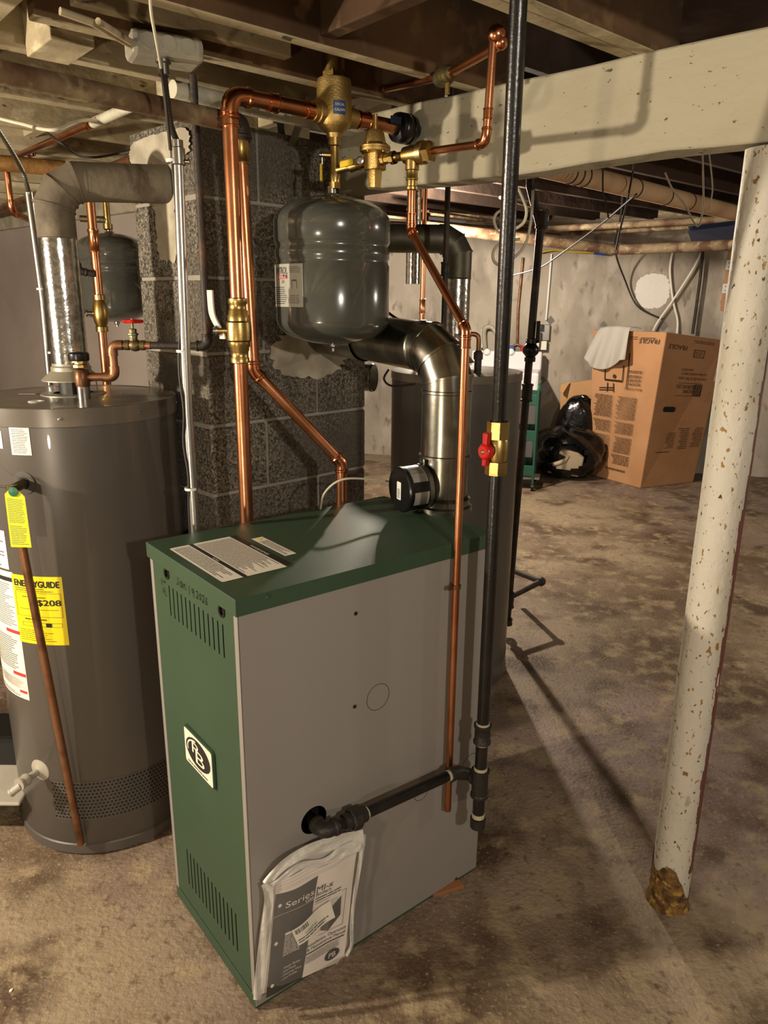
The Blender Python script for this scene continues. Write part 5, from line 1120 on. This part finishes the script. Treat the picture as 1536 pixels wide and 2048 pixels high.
cast2(at_y(1190), .023, .08, 'tee'); cast2(at_y(1233), .023, .035, 'cap'); cast2(at_y(775), .023, .08, 'coupling')
cast2(c, .023, .07, 'elbow')
b0 = at_y(1185); b1 = Yp(1082, 1163, 3.45); b2 = Yp(1030, 1143, 3.75)
pth, _ = rounded([b0, b1, b2], .03); MB('oldpipe').tube(pth, .0145, 16).build('branch_pipe', gp2); MB('oldpipe').sphere(b1, .024, 14).build('branch_elbow', gp2)
gvx = thing('gas_valve', 'black lever valve on the old thin gas pipe', 'valve', at_y(700))
p = at_y(690); MB('blackp').lathe(p, dv, [(.020, -.05), (.024, -.048), (.024, -.03), (.02, -.028), (.034, -.012), (.036, 0), (.034, .012), (.02, .028), (.024, .03), (.024, .048), (.020, .05)], 20).build('valve_body', gvx)
h0 = Yp(1074, 686, y-.02); h1 = Yp(1076, 642, y-.02); mb = MB('blackp'); mb.obox(h0-V((.045, 0, 0)), V((.055, 0, 0)), V((0, .012, 0)), Zv*.012); mb.obox(h0-V((.006, 0, 0)), V((.016, 0, 0)), V((0, .012, 0)), Zv*(h1.z-h0.z)); mb.build('lever', gvx, bevel=.002)
# ------------------------------------------------------------------ things along the back wall
def wobj(mb, px, py, w, h, t, off=0):
    x, z = wpx(px, py); mb.obox(WS(x-w/2, z-h/2, off), wd*w, Zv*h, wn*t); return mb
# washer with dial console
Wc = whit(1010, 720, .02); wx, _ = wpx(1012, 720)
wm = thing('washing_machine', 'white washing machine with two dials, mostly hidden behind the second heater', 'washing machine', WS(wx, 0, .4))
x0 = wx-.31; mb = MB('appl'); mb.obox(WS(x0, .02, .09), wd*.66, Zv*.93, wn*.52); mb.build('cabinet', wm, smooth=False, bevel=.02)
zc0 = .94; mb = MB('appl'); mb.obox(WS(x0, zc0, .10), wd*.66, Zv*.17, wn*.12); mb.build('console', wm, smooth=False, bevel=.015)
for px in (974, 1022):
    d = ray(px, 704); t = wn.dot(WS(0, 0, .222)-EYE)/wn.dot(d); p = EYE+d*t
    MB('whitep').lathe(p, wn, [(0, 0), (.032, .0), (.030, .01), (.022, .012), (.020, .025), (0, .026)], 22).build('dial', wm); MB('ink2').lathe(p, wn, [(.033, .0), (.034, .002), (.032, .003)], 22).build('dial_ring', wm)
# hose and supply valves
h = [whit(970, 700, .08), whit(968, 668, .08), whit(972, 655, .08), whit(985, 656, .08), whit(996, 676, .1), whit(1003, 700, .12)]
wire('drain_hose', 'grey corrugated drain hose arching above the washing machine', 'hose', h, .022, 'greypaint')
tag(MB('whitep').tube([whit(966, 695, .06), whit(967, 658, .06)], .024, 14).build('standpipe'), 'white plastic standpipe beside the drain hose', 'pipe')
sc = thing('laundry_faucet', 'copper supply with blue and red valves above the washing machine', 'faucet', whit(1035, 690, .03))
MB('copperold').tube([whit(1046, 515, .03), whit(1036, 618, .03), whit(1034, 690, .03)], .011, 12).build('pipe', sc)
MB('copperold').tube([whit(1022, 695, .05), whit(1034, 688, .03), whit(1046, 695, .05)], .010, 12).build('manifold', sc)
for px, m in ((1023, 'bluet'), (1046, 'red')): MB(m).lathe(whit(px, 697, .05), wn, [(0, 0), (.028, 0), (.030, .008), (.024, .02), (0, .02)], 12).build('valve_handle', sc)
for px, q in ((1022, 1018), (1036, 1026)): MB('galvd').tube([whit(px, 700, .05), whit((px+q)/2, 722, .07), whit(q-4, 748, .08)], .010, 10).build('supply_hose', sc)
# conduit with outlet box on the wall
cd = thing('outlet_box', 'white conduit and outlet box on the back wall with a plugged cord', 'outlet', whit(1090, 665, .03))
MB('whitep').tube([whit(1103, 508, .02), whit(1098, 570, .02), whit(1092, 640, .02)], .010, 12).build('conduit', cd)
wobj(MB('steel'), 1090, 665, .09, .15, .05).build('box', cd, bevel=.005, smooth=False); wobj(MB('white'), 1084, 690, .09, .08, .055, .03).build('tag', cd, smooth=False)
mb = MB('blackp'); wobj(mb, 1083, 655, .045, .06, .04, .05); mb.build('plug', cd, bevel=.005, smooth=False)
wire('power_cord', 'black power cord falling from the outlet box to the washing machine', 'cord', [whit(1082, 665, .08), whit(1078, 700, .1), whit(1066, 735, .1), whit(1064, 800, .1), whit(1062, 880, .06)], .009, 'wired')
# green cart
ct = whit(1052, 900, 1.0); cx = (ct-W0).dot(wd)-.02; 
cart = thing('utility_cart', 'green metal rolling cart partly hidden behind the old gas pipe', 'cart', WS(cx, 0, .6))
cx0 = cx+.02
for z, h_ in ((.13, .09), (.43, .09), (.73, .09)):
    mb = MB('cartg'); o = WS(cx0-.22, z, 1.15); 
    mb.obox(o, wd*.30, wn*-.006, Zv*h_); mb.obox(o, wd*.30, -wn*.36, Zv*.006); mb.obox(o+wd*.294, wd*.006, -wn*.36, Zv*h_); mb.obox(o-wn*.36, wd*.30, wn*.006, Zv*h_); mb.obox(o, wd*.006, -wn*.36, Zv*h_); mb.build('tray', cart, smooth=False, bevel=.004)
for a_, b_ in ((-.22, 1.15), (.08, 1.15), (-.22, .79), (.08, .79)):
    MB('cartg').tube([WS(cx0+a_, .06, b_), WS(cx0+a_, .84, b_)], .011, 12).build('leg', cart)
    MB('blackp').lathe(WS(cx0+a_, .032, b_), wd, [(0, -.012), (.03, -.012), (.03, .012), (0, .012)], 18).build('caster', cart)
for b_ in (.85, .49): pass
pt_, _ = rounded([WS(cx0+.08, .82, 1.15), WS(cx0+.08, .90, 1.15), WS(cx0+.08, .90, .79), WS(cx0+.08, .82, .79)], .05); MB('cartg').tube(pt_, .011, 12).build('handle', cart)
mb = MB('whitep'); mb.obox(Zp(1036, 958, .06)-V((.12, 0, 0)), V((.30, -.03, 0)), V((.04, .16, 0)), Zv*.02); tag(mb.build('white_slab', smooth=False, bevel=.004), 'flat white slab on the floor beneath the green cart', 'slab')
# ------------------------------------------------------------------ tall carton
K = Zp(1280, 977); Kt = Yp(1333, 664, K.y-.03); Lb = Zp(1176, 948); Lt = Yp(1186, 660, Lb.y); Rd = V((.914, .407, 0))
Rb = K+Rd*.62; Rt_ = Yp(1452, 681, Rb.y+.05); 
bxg = thing('cardboard_box', 'tall upside-down printed cardboard carton beside the bin liners', 'box', (K+Lb+Rb)/3)
Bb = Lb+(Rb-K)*.62; Bt = Lt+(Rt_-Kt)*.62
mb = MB('card'); mb.add([K, Rb, Bb, Lb, Kt, Rt_, Bt, Lt], [(0, 3, 2, 1), (0, 1, 5, 4), (1, 2, 6, 5), (2, 3, 7, 6), (3, 0, 4, 7), (4, 5, 6, 7)]); mb.build('carton', bxg, smooth=False, bevel=.008)
mb = MB('inkbox'); wL, hh = (K-Lb).length, (Kt-K).length; sL = qsurf(Lb, K, Lt, Kt, wL, hh)
def pf(sf, w, h, a0, a1, b0, b1, rows, hgt, **k): MB('inkbox').lines(sf, w*a0, w*a1, h*b1, h*b0, rows, hgt, .004, .2, True).build('printed_text', bxg, smooth=False)
for b0, b1 in ((.43, .58), (.33, .41), (.20, .31), (.12, .19)):
    pf(sL, wL, hh, .06, .36, b0, b1, int((b1-b0)*110), .35); pf(sL, wL, hh, .42, .74, b0, b1, int((b1-b0)*110), .35)
pf(sL, wL, hh, .30, .70, .075, .09, 2, .5); mb = MB('inkbox'); mb.text(sL, 'FRAGILE', wL*.80, hh*.985-.04, .055, .004, flip=True, w=.17); pf(sL, wL, hh, .30, .64, .945, .97, 2, .35); pf(sL, wL, hh, .66, .88, .955, .965, 1, .4)
for k, b in enumerate((.735, .705, .68, .655)): pf(sL, wL, hh, .56, .76, b, b+.02, 2, .35)
mb.text(sL, 'Boxes included', wL*.66, hh*.64, .032, .004, flip=True, w=.16)
mb.build('fragile_print', bxg, smooth=False); mb = MB('inkbox')
F_ = lambda a, b: (wL*a, hh*b)
for p_, q_ in (((.22, .78), (.22, .68)), ((.49, .78), (.49, .68)), ((.22, .68), (.49, .68)), ((.22, .675), (.49, .675)), ((.56, .86), (.56, .64)), ((.14, .62), (.36, .63)), ((.14, .605), (.36, .615)), ((.27, .66), (.27, .60)), ((.36, .66), (.37, .60))):
    stroke(mb, sL, [F_(*p_), F_(*q_)], .008, .004)
mb.lathe(sL(wL*.365, hh*.705, .003), (sL(0, 0, 1)-sL(0, 0, 0)), [(.018, 0), (.018, .002), (0, .002)], 16)
mb.build('heater_diagram', bxg, smooth=False); mb = MB('inkbox')
wR, hR = (Rb-K).length, (Kt-K).length; sR = qsurf(K, Rb, Kt, Rt_, wR, hR)
mb.text(sR, 'FRAGILE', wR*.22, hR*.955-.03, .055, .004, flip=True, w=.19); mb.lines(sR, wR*.45, wR*.82, hR*.975, hR*.955, 2, .35, .004, .2, True)
mb.build('side_print', bxg, smooth=False); mb = MB('inkbox')
frame(mb, sR, wR*.50, wR*.68, hR*.865, hR*.915, .006, .004); mb.lines(sR, wR*.52, wR*.66, hR*.905, hR*.875, 3, .35, .004)
mb.patch(sR, wR*.62, wR*.76, hR*.615, hR*.69, .004); mb.text(sR, 'HOME', wR*.53, hR*.655, .045, .004, flip=True, w=.11); mb.text(sR, 'SERVICES', wR*.47, hR*.685, .045, .004, flip=True, w=.19)
mb.patch(sR, wR*.32, wR*.76, hR*.612, hR*.615, .004); mb.patch(sR, wR*.34, wR*.76, hR*.695, hR*.698, .004)
mb.text(sR, 'Let us do it for you.', wR*.56, hR*.735, .042, .004, flip=True, w=.30); mb.text(sR, 'Call 800-HOME DEPOT', wR*.58, hR*.765, .028, .004, flip=True, w=.28); mb.text(sR, '(466-3337)', wR*.45, hR*.79, .028, .004, flip=True)
for a0, a1, b0, b1 in ((.28, .46, .26, .37), (.50, .70, .25, .40), (.76, .95, .26, .40)): mb.lines(sR, wR*a0, wR*a1, hR*b1, hR*b0, 12, .35, .004, .4, True)
mb.patch(sR, wR*.16, wR*.40, hR*.235, hR*.24, .004)
mb.use('card'); 
for k in range(3): stroke(mb, sR, [(wR*(.63+.04*k), hR*.618), (wR*(.67+.035*k), hR*.687)], .010, .0046)
mb.build('printing', bxg, smooth=False)
mb = MB('black'); mb.add([sR(x, y, .005) for x, y in rrect(wR*.16, wR*.37, hR*.505, hR*.54, hR*.0165)], [tuple(range(20))]); mb.build('handhole', bxg, smooth=False)
mb = MB('white'); sq_ = sR; mb.patch(sR, wR*.93, wR*1.0, hR*.72, hR*.90, .005); mb.use('ink'); mb.lines(sR, wR*.945, wR*.985, hR*.88, hR*.76, 5, .5, .006, 0); mb.build('shipping_label', bxg, smooth=False)
# cloth over the carton edge
random.seed(9); mb = MB('towel'); nx, ny = 36, 26; vs = []
tl = [(1214, 655), (1262, 655)]; bl = [(1166, 722), (1250, 727)]; e_ = (K-Lb).normalized(); fn = e_.cross(Zv); 
for j in range(ny+1):
    t = j/ny
    for i in range(nx+1):
        s = i/nx; k = max(0, (t-.18)/.82)
        ax_ = 1200*(1-s)+1260*s; ay_ = 658-5*math.sin(PI*s)*.6
        bx_ = 1168*(1-s)+1250*s; by_ = 722+18*math.sin(PI*min(1, s*1.15))**.7-2*s+(-6 if s < .12 else 0)
        kk = k**.85; px = ax_*(1-kk)+bx_*kk; py = ay_*(1-k)+by_*k
        fold = math.sin(s*15+k*1.0)*.5+math.sin(s*7+1)*.5
        d = ray(px, py); t_ = fn.dot(K+fn*(.04+.040*fold*(.25+k*.9)+.04*k)-EYE)/fn.dot(d); p = EYE+d*t_
        if t < .18: p = p-fn*.15*(1-t/.18)**1.2+Zv*.012*math.sin(PI/2*min(1, t/.18)) - Zv*.0
        vs.append(p)
mb.add(vs, [(j*(nx+1)+i, j*(nx+1)+i+1, (j+1)*(nx+1)+i+1, (j+1)*(nx+1)+i) for j in range(ny) for i in range(nx)])
tw_ = mb.build('towel', smooth=True, angle=180); sm = tw_.modifiers.new('s', 'SOLIDIFY'); sm.thickness = .006; sm2 = tw_.modifiers.new('u', 'SUBSURF'); sm2.levels = sm2.render_levels = 1
tag(tw_, 'light grey cloth draped over the top edge of the tall carton', 'towel')
# second flattened carton
mb = MB('card2'); q = [whit(1122, 768, .10), whit(1196, 758, .08), whit(1190, 880, .14), whit(1118, 880, .16)]
mb.add(q+[v-wn*.05 for v in q], [(0, 3, 2, 1), (4, 5, 6, 7), (0, 1, 5, 4), (1, 2, 6, 5), (2, 3, 7, 6), (3, 0, 4, 7)]); 
q2 = [whit(1122, 768, .12), whit(1140, 764, .12), whit(1126, 786, .22), whit(1120, 782, .2)]; mb.add(q2, [(0, 1, 2, 3)]); 
cb2 = thing('cardboard_box', 'low cardboard box leaning on the wall behind the bin liners', 'box', V((q[3].x, q[3].y, 0))); mb.add([V((v.x, v.y, 0)) for v in (q[3], q[2])]+[q[2], q[3]], [(0, 1, 2, 3)]); mb.build('carton', cb2, smooth=False)
# bin liners
def liner(name, label, C, rad, seed, knot=None, flat=.0):
    random.seed(seed); t = thing(name, label, 'rubbish bag', V((C[0], C[1], 0))); mb = MB('bag'); n, m = 56, 30; vs = []
    ph = [(random.uniform(2, 9), random.uniform(2, 7), random.uniform(0, 6), random.uniform(.25, 1)) for _ in range(16)]
    for j in range(m+1):
        v = PI*j/m
        for i in range(n):
            u_ = 2*PI*i/n; d = 0
            for a_, b_, c_, w_ in ph: d += w_*abs(math.sin(a_*u_*.5*1.0+b_*v+c_)) if int(a_) % 2 else w_*math.sin(round(a_)*u_+b_*v+c_)*.5
            k = 1+.028*d-.06
            z = -math.cos(v)*rad[2]*k; s = (math.sin(v)**.8)*k
            p = V((C[0]+rad[0]*s*math.cos(u_), C[1]+rad[1]*s*math.sin(u_), C[2]+z)); p.z = max(p.z, .004+.002*random.random()); 
            vs.append(p)
    fs = []
    for j in range(m):
        for i in range(n):
            f = (j*n+i, j*n+(i+1) % n, (j+1)*n+(i+1) % n, (j+1)*n+i)
            if knot and knot(sum((vs[x] for x in f), V((0, 0, 0)))/4): continue
            fs.append(f)
    mb.add(vs, fs); mb.build('liner', t, smooth=True, angle=180); return t
bgc = Zp(1140, 968); by0 = bgc.y+.28; bxc = Yp(1138, 920, by0).x
jug = Yp(1132, 925, by0-.16)
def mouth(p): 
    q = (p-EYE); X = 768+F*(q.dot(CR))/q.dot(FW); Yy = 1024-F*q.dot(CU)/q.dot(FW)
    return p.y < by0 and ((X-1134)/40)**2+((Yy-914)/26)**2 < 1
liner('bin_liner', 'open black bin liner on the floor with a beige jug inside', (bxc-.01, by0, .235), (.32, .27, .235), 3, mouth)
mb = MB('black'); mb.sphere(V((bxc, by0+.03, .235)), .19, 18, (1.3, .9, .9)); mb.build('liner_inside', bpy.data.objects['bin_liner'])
# jug
jg = thing('plastic_jug', 'beige plastic jug with a moulded handle inside the open black liner', 'jug', jug-Zv*.12)
jd = V((-.15, -1, 0)).normalized(); jx = V((1, -.15, 0)).normalized()
mb = MB('jug'); prof2 = [(-.16, -.10), (.12, -.13), (.15, -.05), (.16, .05), (.10, .095), (.03, .115), (-.02, .12), (-.07, .10), (-.04, .07), (.0, .055), (-.005, .02), (-.04, -.005), (-.10, -.02), (-.155, -.045)]
vs = []; n = len(prof2)
for dpt, sc_ in ((-.02, .93), (.0, 1), (.10, 1), (.13, .9)):
    for x, z in prof2: vs.append(jug+jx*x*sc_-jd*dpt+Zv*z*sc_)
mb.add(vs, [(k*n+i, k*n+(i+1) % n, (k+1)*n+(i+1) % n, (k+1)*n+i) for k in range(3) for i in range(n)]+[tuple(range(n))[::-1], tuple(range(3*n, 4*n))])
mb.build('jug_body', jg, smooth=True, angle=60, bevel=.006)
mb = MB('jug'); pth = wirepath([jug+jx*-.12-jd*.0+Zv*-.045+jd*.01, jug+jx*-.15+Zv*-.02+jd*.012, jug+jx*-.10+Zv*.03+jd*.012, jug+jx*-.03+Zv*.085+jd*.012], 5); mb.tube([jug+jx*-.06+Zv*.1+jd*.01, jug+jx*.01+Zv*.06+jd*.012, jug+jx*-.01+Zv*.02+jd*.012, jug+jx*-.06+Zv*-.005+jd*.01, jug+jx*-.13+Zv*-.03+jd*.01], .022, 12); mb.build('handle', jg)
b3 = Zp(1152, 935, 0); liner('bin_liner', 'closed black bin liner piled behind the open one', (Yp(1158, 840, 6.93).x, 6.93, .37), (.22, .13, .37), 12)
# plywood board with two outlets
pb_ = thing('outlet_board', 'narrow plywood board with two white outlets on the back wall', 'board', whit(1452, 560, .02))
c4 = [whit(1441, 621, .02), whit(1461, 622, .02), whit(1480, 497, .02), whit(1459, 498, .02)]
mb = MB('ply'); mb.add(c4+[v-wn*.019 for v in c4], [(0, 1, 2, 3), (7, 6, 5, 4), (0, 4, 5, 1), (1, 5, 6, 2), (2, 6, 7, 3), (3, 7, 4, 0)]); mb.build('board', pb_, smooth=False)
for px, py in ((1459, 530), (1452, 577)):
    p = whit(px, py, .021); mb = MB('whitep'); mb.obox(p-wd*.03-Zv*.04, wd*.06, Zv*.08, wn*.012); mb.use('ink')
    for dz in (-.018, .018): 
        for dx_ in (-.008, .008): mb.obox(p+wn*.0121+wd*(dx_-.003)+Zv*(dz-.006), wd*.006, Zv*.012, wn*.0008)
    mb.build('outlet', pb_, smooth=False, bevel=.001)
# cables on the wall
wire('cable', 'white cable curving down to the top of the carton', 'cable', [whit(1346, 500, .03), whit(1340, 540, .03), whit(1346, 600, .03), whit(1355, 640, .03), whit(1354, 668, .04)], .010, 'white', 'white cables on the back wall')
wire('cable', 'white cable slanting across the first one behind the carton', 'cable', [whit(1402, 506, .05), whit(1385, 540, .05), whit(1345, 602, .05), whit(1318, 640, .05), whit(1306, 662, .05)], .010, 'white', 'white cables on the back wall')
wire('cable', 'dark thin cable hanging from the pipes and swinging left of the paint patch', 'cable', [whit(1252, 240, 2.6), whit(1243, 420, 1.2), whit(1230, 496, .5), whit(1250, 560, .1), whit(1275, 612, .06), whit(1320, 637, .05)], .008, 'wired')
wire('cable', 'long dark cable sagging diagonally from the beam to the back wall', 'cable', [Yp(1273, 388, 3.2), Yp(1200, 450, 3.6), Yp(1130, 502, 4.0), Yp(1080, 535, 4.4), Yp(1025, 551, 4.8)], .004, 'wired')
# rust-dark tube standing in for a duct's shadow stripe on the wall
tag(MB('oldpipe').tube([whit(1406, 500, .06), whit(1400, 560, .06), whit(1385, 668, .06)], .014, 8).build('shadow_stripe'), 'dark tube drawn as a shadow stripe on the back wall left of the plywood board', 'strap')
# sill pipe and odd pieces at the top of the wall
run('copper_pipe', 'long copper-coloured pipe running along the top of the back wall', 'pipe', [whit(775, 447, .06), whit(1082, 462, .06)], .024, 'copperold')
mb = MB('appl'); mb.obox(whit(780, 448, .02), wd*1.5, Zv*.06, wn*.02); tag(mb.build('white_strip', smooth=False), 'plain white strip above the pipe on the back wall', 'board')  # flat white strip just above the pipe
mb = MB('greypaint'); mb.obox(whit(935, 448, .1), wd*.16, Zv*.12, wn*.1); tag(mb.build('metal_box', smooth=False, bevel=.004), 'small grey metal box at the top of the back wall', 'box')
wire('cable', 'yellow cable lying along the top of the back wall', 'cable', [whit(1078, 505, .12), whit(1110, 500, .1), whit(1150, 504, .1), whit(1195, 505, .1)], .009, 'yellowc')
mb = MB('bluet'); mb.add([whit(1187, 509, .15), whit(1192, 500, .1), whit(1206, 503, .14), whit(1228, 497, .1), (whit(1226, 504, .14)), whit(1205, 511, .16)], [(0, 1, 2), (0, 2, 5), (2, 3, 4), (2, 4, 5)]); tag(mb.build('blue_film', smooth=False), 'scrap of bright blue film at the top of the back wall', 'film')
mb = MB('bluep'); q = [Yp(1375, 462, 5.6), Yp(1490, 448, 5.2), Yp(1490, 488, 5.8), Yp(1385, 490, 6.2)]; mb.add(q, [(0, 1, 2, 3)]); mb.add([v+Zv*.03 for v in q], [(3, 2, 1, 0)]); tag(mb.build('blue_tarp', smooth=False), 'dark blue tarp tucked between pipes and joists at the right', 'tarp')
# ceiling pipes beyond the beam
i0 = Zp(1150, 348, 2.1); i1 = Zp(1545, 444, 2.1); i0 = i0-(i1-i0)*.12
ins = run('insulated_pipe', 'thick tan insulated pipe running back under the far joists', 'pipe', [i0, i1], .045, 'insul')
for t in (.09, .11, .13, .30, .42, .52): 
    p = i0.lerp(i1, t); MB('wired').lathe(p, i1-i0, [(.0455, -.004), (.0475, -.004), (.0475, .004), (.0455, .004)], 20).build('tie_wire', ins)
for (a_, b_, ra, la_) in (((1065, 460), (1545, 433), .030, 'upper of two parallel pipes rising to the right below the far joists'), ((1140, 468), (1545, 443), .024, 'lower of two parallel pipes rising to the right below the far joists')):
    p, q = Zp(*a_, 2.12), Zp(*b_, 2.12); run('heating_pipe', la_, 'pipe', [p, q], ra*.8, 'rustpipe')
p, q, s_ = Yp(840, 452, 5.6), Yp(1235, 500, 5.9), Yp(1545, 486, 5.3)
dr = run('drain_pipe', 'long dusty drain pipe along the top of the back wall', 'pipe', [p, q], .038, 'rustpipe'); run('drain_pipe', 'dusty drain pipe continuing right towards the post', 'pipe', [q+(s_-q).normalized()*.02, s_], .036, 'rustpipe')
for (a_, b_, z_) in (((1000, 335+60), (1300, 478), 2.2), ((1030, 440), (1250, 462), 2.2), ((1200, 470), (1480, 505), 2.17), ((1120, 470), (1400, 500), 2.15)):
    p = Zp(*a_, z_); q = p.lerp(Zp(*b_, z_), min(1, (5.8-p.y)/(Zp(*b_, z_).y-p.y))); lb = {0: 'highest', 1: 'second', 2: 'right-hand', 3: 'lowest'}[((1000, 1030, 1200, 1120).index(a_[0]))]
    run('thin_pipe', lb+' of the thin dark pipes in the tangle under the far joists', 'pipe', [p, q], .010, 'rustpipe')
def wz(lbl, pts, y, r=.004, m='wire'): return wire('cable', lbl, 'cable', [Yp(a_, b_, y) for a_, b_ in pts], r, m)
wz('dangling cable end hanging behind the beam with a pale tip', [(1206, 325), (1206, 385), (1212, 405), (1217, 436)], 3.4, .004, 'wired')
wz('cable looping in a deep V behind the beam near the post', [(1330, 345), (1345, 378), (1370, 410), (1385, 440), (1396, 452), (1404, 430), (1407, 390), (1405, 310)], 3.3)
wz('thin pale cable pair dangling from the far joist near the post', [(1418, 305), (1425, 370), (1422, 402), (1418, 425)], 3.2, .003)
wz('dark cable hanging straight down behind the middle of the beam', [(1272, 310), (1255, 400), (1240, 460), (1232, 500)], 3.8, .005, 'wired')
wz('pale cable looping beside the black gas pipe at its right', [(1036, 375), (1052, 415), (1050, 440), (1040, 452), (1025, 460)], 2.6, .005, 'wire')
wz('pale cable loop left of the black gas pipe', [(1010, 418), (995, 425), (988, 440), (995, 460), (1010, 468)], 2.7, .005, 'wire')
wz('grey cable arcing down right of the black gas pipe', [(1066, 380), (1062, 440), (1050, 490), (1022, 520), (1000, 530), (987, 520), (988, 500), (1005, 485), (1040, 478)], 2.7, .005, 'wire')
# perforated straps near the air separator
random.seed(2)
for lb, pts, w in (('looped perforated steel strap hanging behind the brass air separator', [(560, 210), (562, 260), (572, 290), (584, 285), (598, 250), (622, 190)], .010), ('short perforated strap nailed to the joist above the elbow', [(581, 40), (580, 62), (572, 80)], .010)):
    y_ = 2.3 if w and pts[0][1] > 100 else 1.72
    P = wirepath([Yp(a_, b_, y_) for a_, b_ in pts], 5); mb = MB('galvd'); vs = []
    for i, p in enumerate(P): dpt = V((0, .012, 0)); sdw = V((.006, 0, 0)); vs += [p-sdw-dpt*.5, p+sdw*0+dpt*.5, p+sdw+dpt*.5, p-dpt*.5]
    vs = [];
    for i, p in enumerate(P):
        d = (P[min(i+1, len(P)-1)]-P[max(i-1, 0)]).normalized(); sdw = V((.25, 1, 0)).normalized()*.009; nn_ = d.cross(sdw).normalized()*.0008; sdw = (sdw+V((.006, 0, 0)))
        vs += [p-sdw-nn_, p+sdw-nn_, p+sdw+nn_, p-sdw+nn_]
    mb.add(vs, [(i*4+k, i*4+(k+1) % 4, (i+1)*4+(k+1) % 4, (i+1)*4+k) for i in range(len(P)-1) for k in range(4)]); tag(mb.build('perforated_strap', smooth=False), lb, 'strap')
# small floor debris
random.seed(31)
mb = MB('white')
for px, py in ((22, 1980), (1140, 1100), (1345, 1150), (1530, 1180), (1095, 1000)):
    pass
for i, (px, py, lb) in enumerate(((22, 1982, 'pale paint chip on the floor at the lower left'), (1370, 1792, 'pale paint chip on the floor beside the foot of the post'), (684, 1922, 'pinkish crumb on the floor below the bagged manual'))):
    p = Zp(px, py, 0); mb = MB('white' if i < 2 else 'shim'); pts_ = [(p.x+random.uniform(.003, .007)*math.cos(a_), p.y+random.uniform(.003, .007)*math.sin(a_)) for a_ in [k*PI/3 for k in range(6)]]
    mb.add([V((x, y, .0003)) for x, y in pts_]+[V((x, y, .003)) for x, y in pts_], [(5, 4, 3, 2, 1, 0), (6, 7, 8, 9, 10, 11)]+[(k, (k+1) % 6, 6+(k+1) % 6, 6+k) for k in range(6)]); tag(mb.build('paint_chip', smooth=False), lb, 'chip')
# ------------------------------------------------------------------ light
def lamp(name, loc, w, col, r):
    l = bpy.data.lights.new(name, 'POINT'); l.energy = w; l.color = col; l.shadow_soft_size = r; o = bpy.data.objects.new(name, l); o.location = loc; COL.objects.link(o); return o
warm = (1, .82, .60); neu = (1, .90, .78)
lamp('bulb_near', (.95, -.95, 1.9), 85, neu, .035)
lamp('work_lamp', (-1.15, -.35, .80), 40, warm, .05)
lamp('bulb_left', (-2.3, 1.0, 1.5), 190, (1, .86, .68), .04)
lamp('bulb_far', (.35, 5.2, 1.98), 180, (1, .86, .70), .04)
lamp('bulb_right', (3.4, 2.6, 1.9), 35, (1, .86, .72), .04)
wd_ = bpy.data.worlds.new('world'); SC.world = wd_; wd_.use_nodes = True; wd_.node_tree.nodes['Background'].inputs[0].default_value = (.02, .017, .013, 1); wd_.node_tree.nodes['Background'].inputs[1].default_value = .3
vs_ = SC.view_settings; vs_.view_transform = 'Standard'; vs_.look = 'None'; vs_.gamma = 1; vs_.use_curve_mapping = False; vs_.exposure = .62
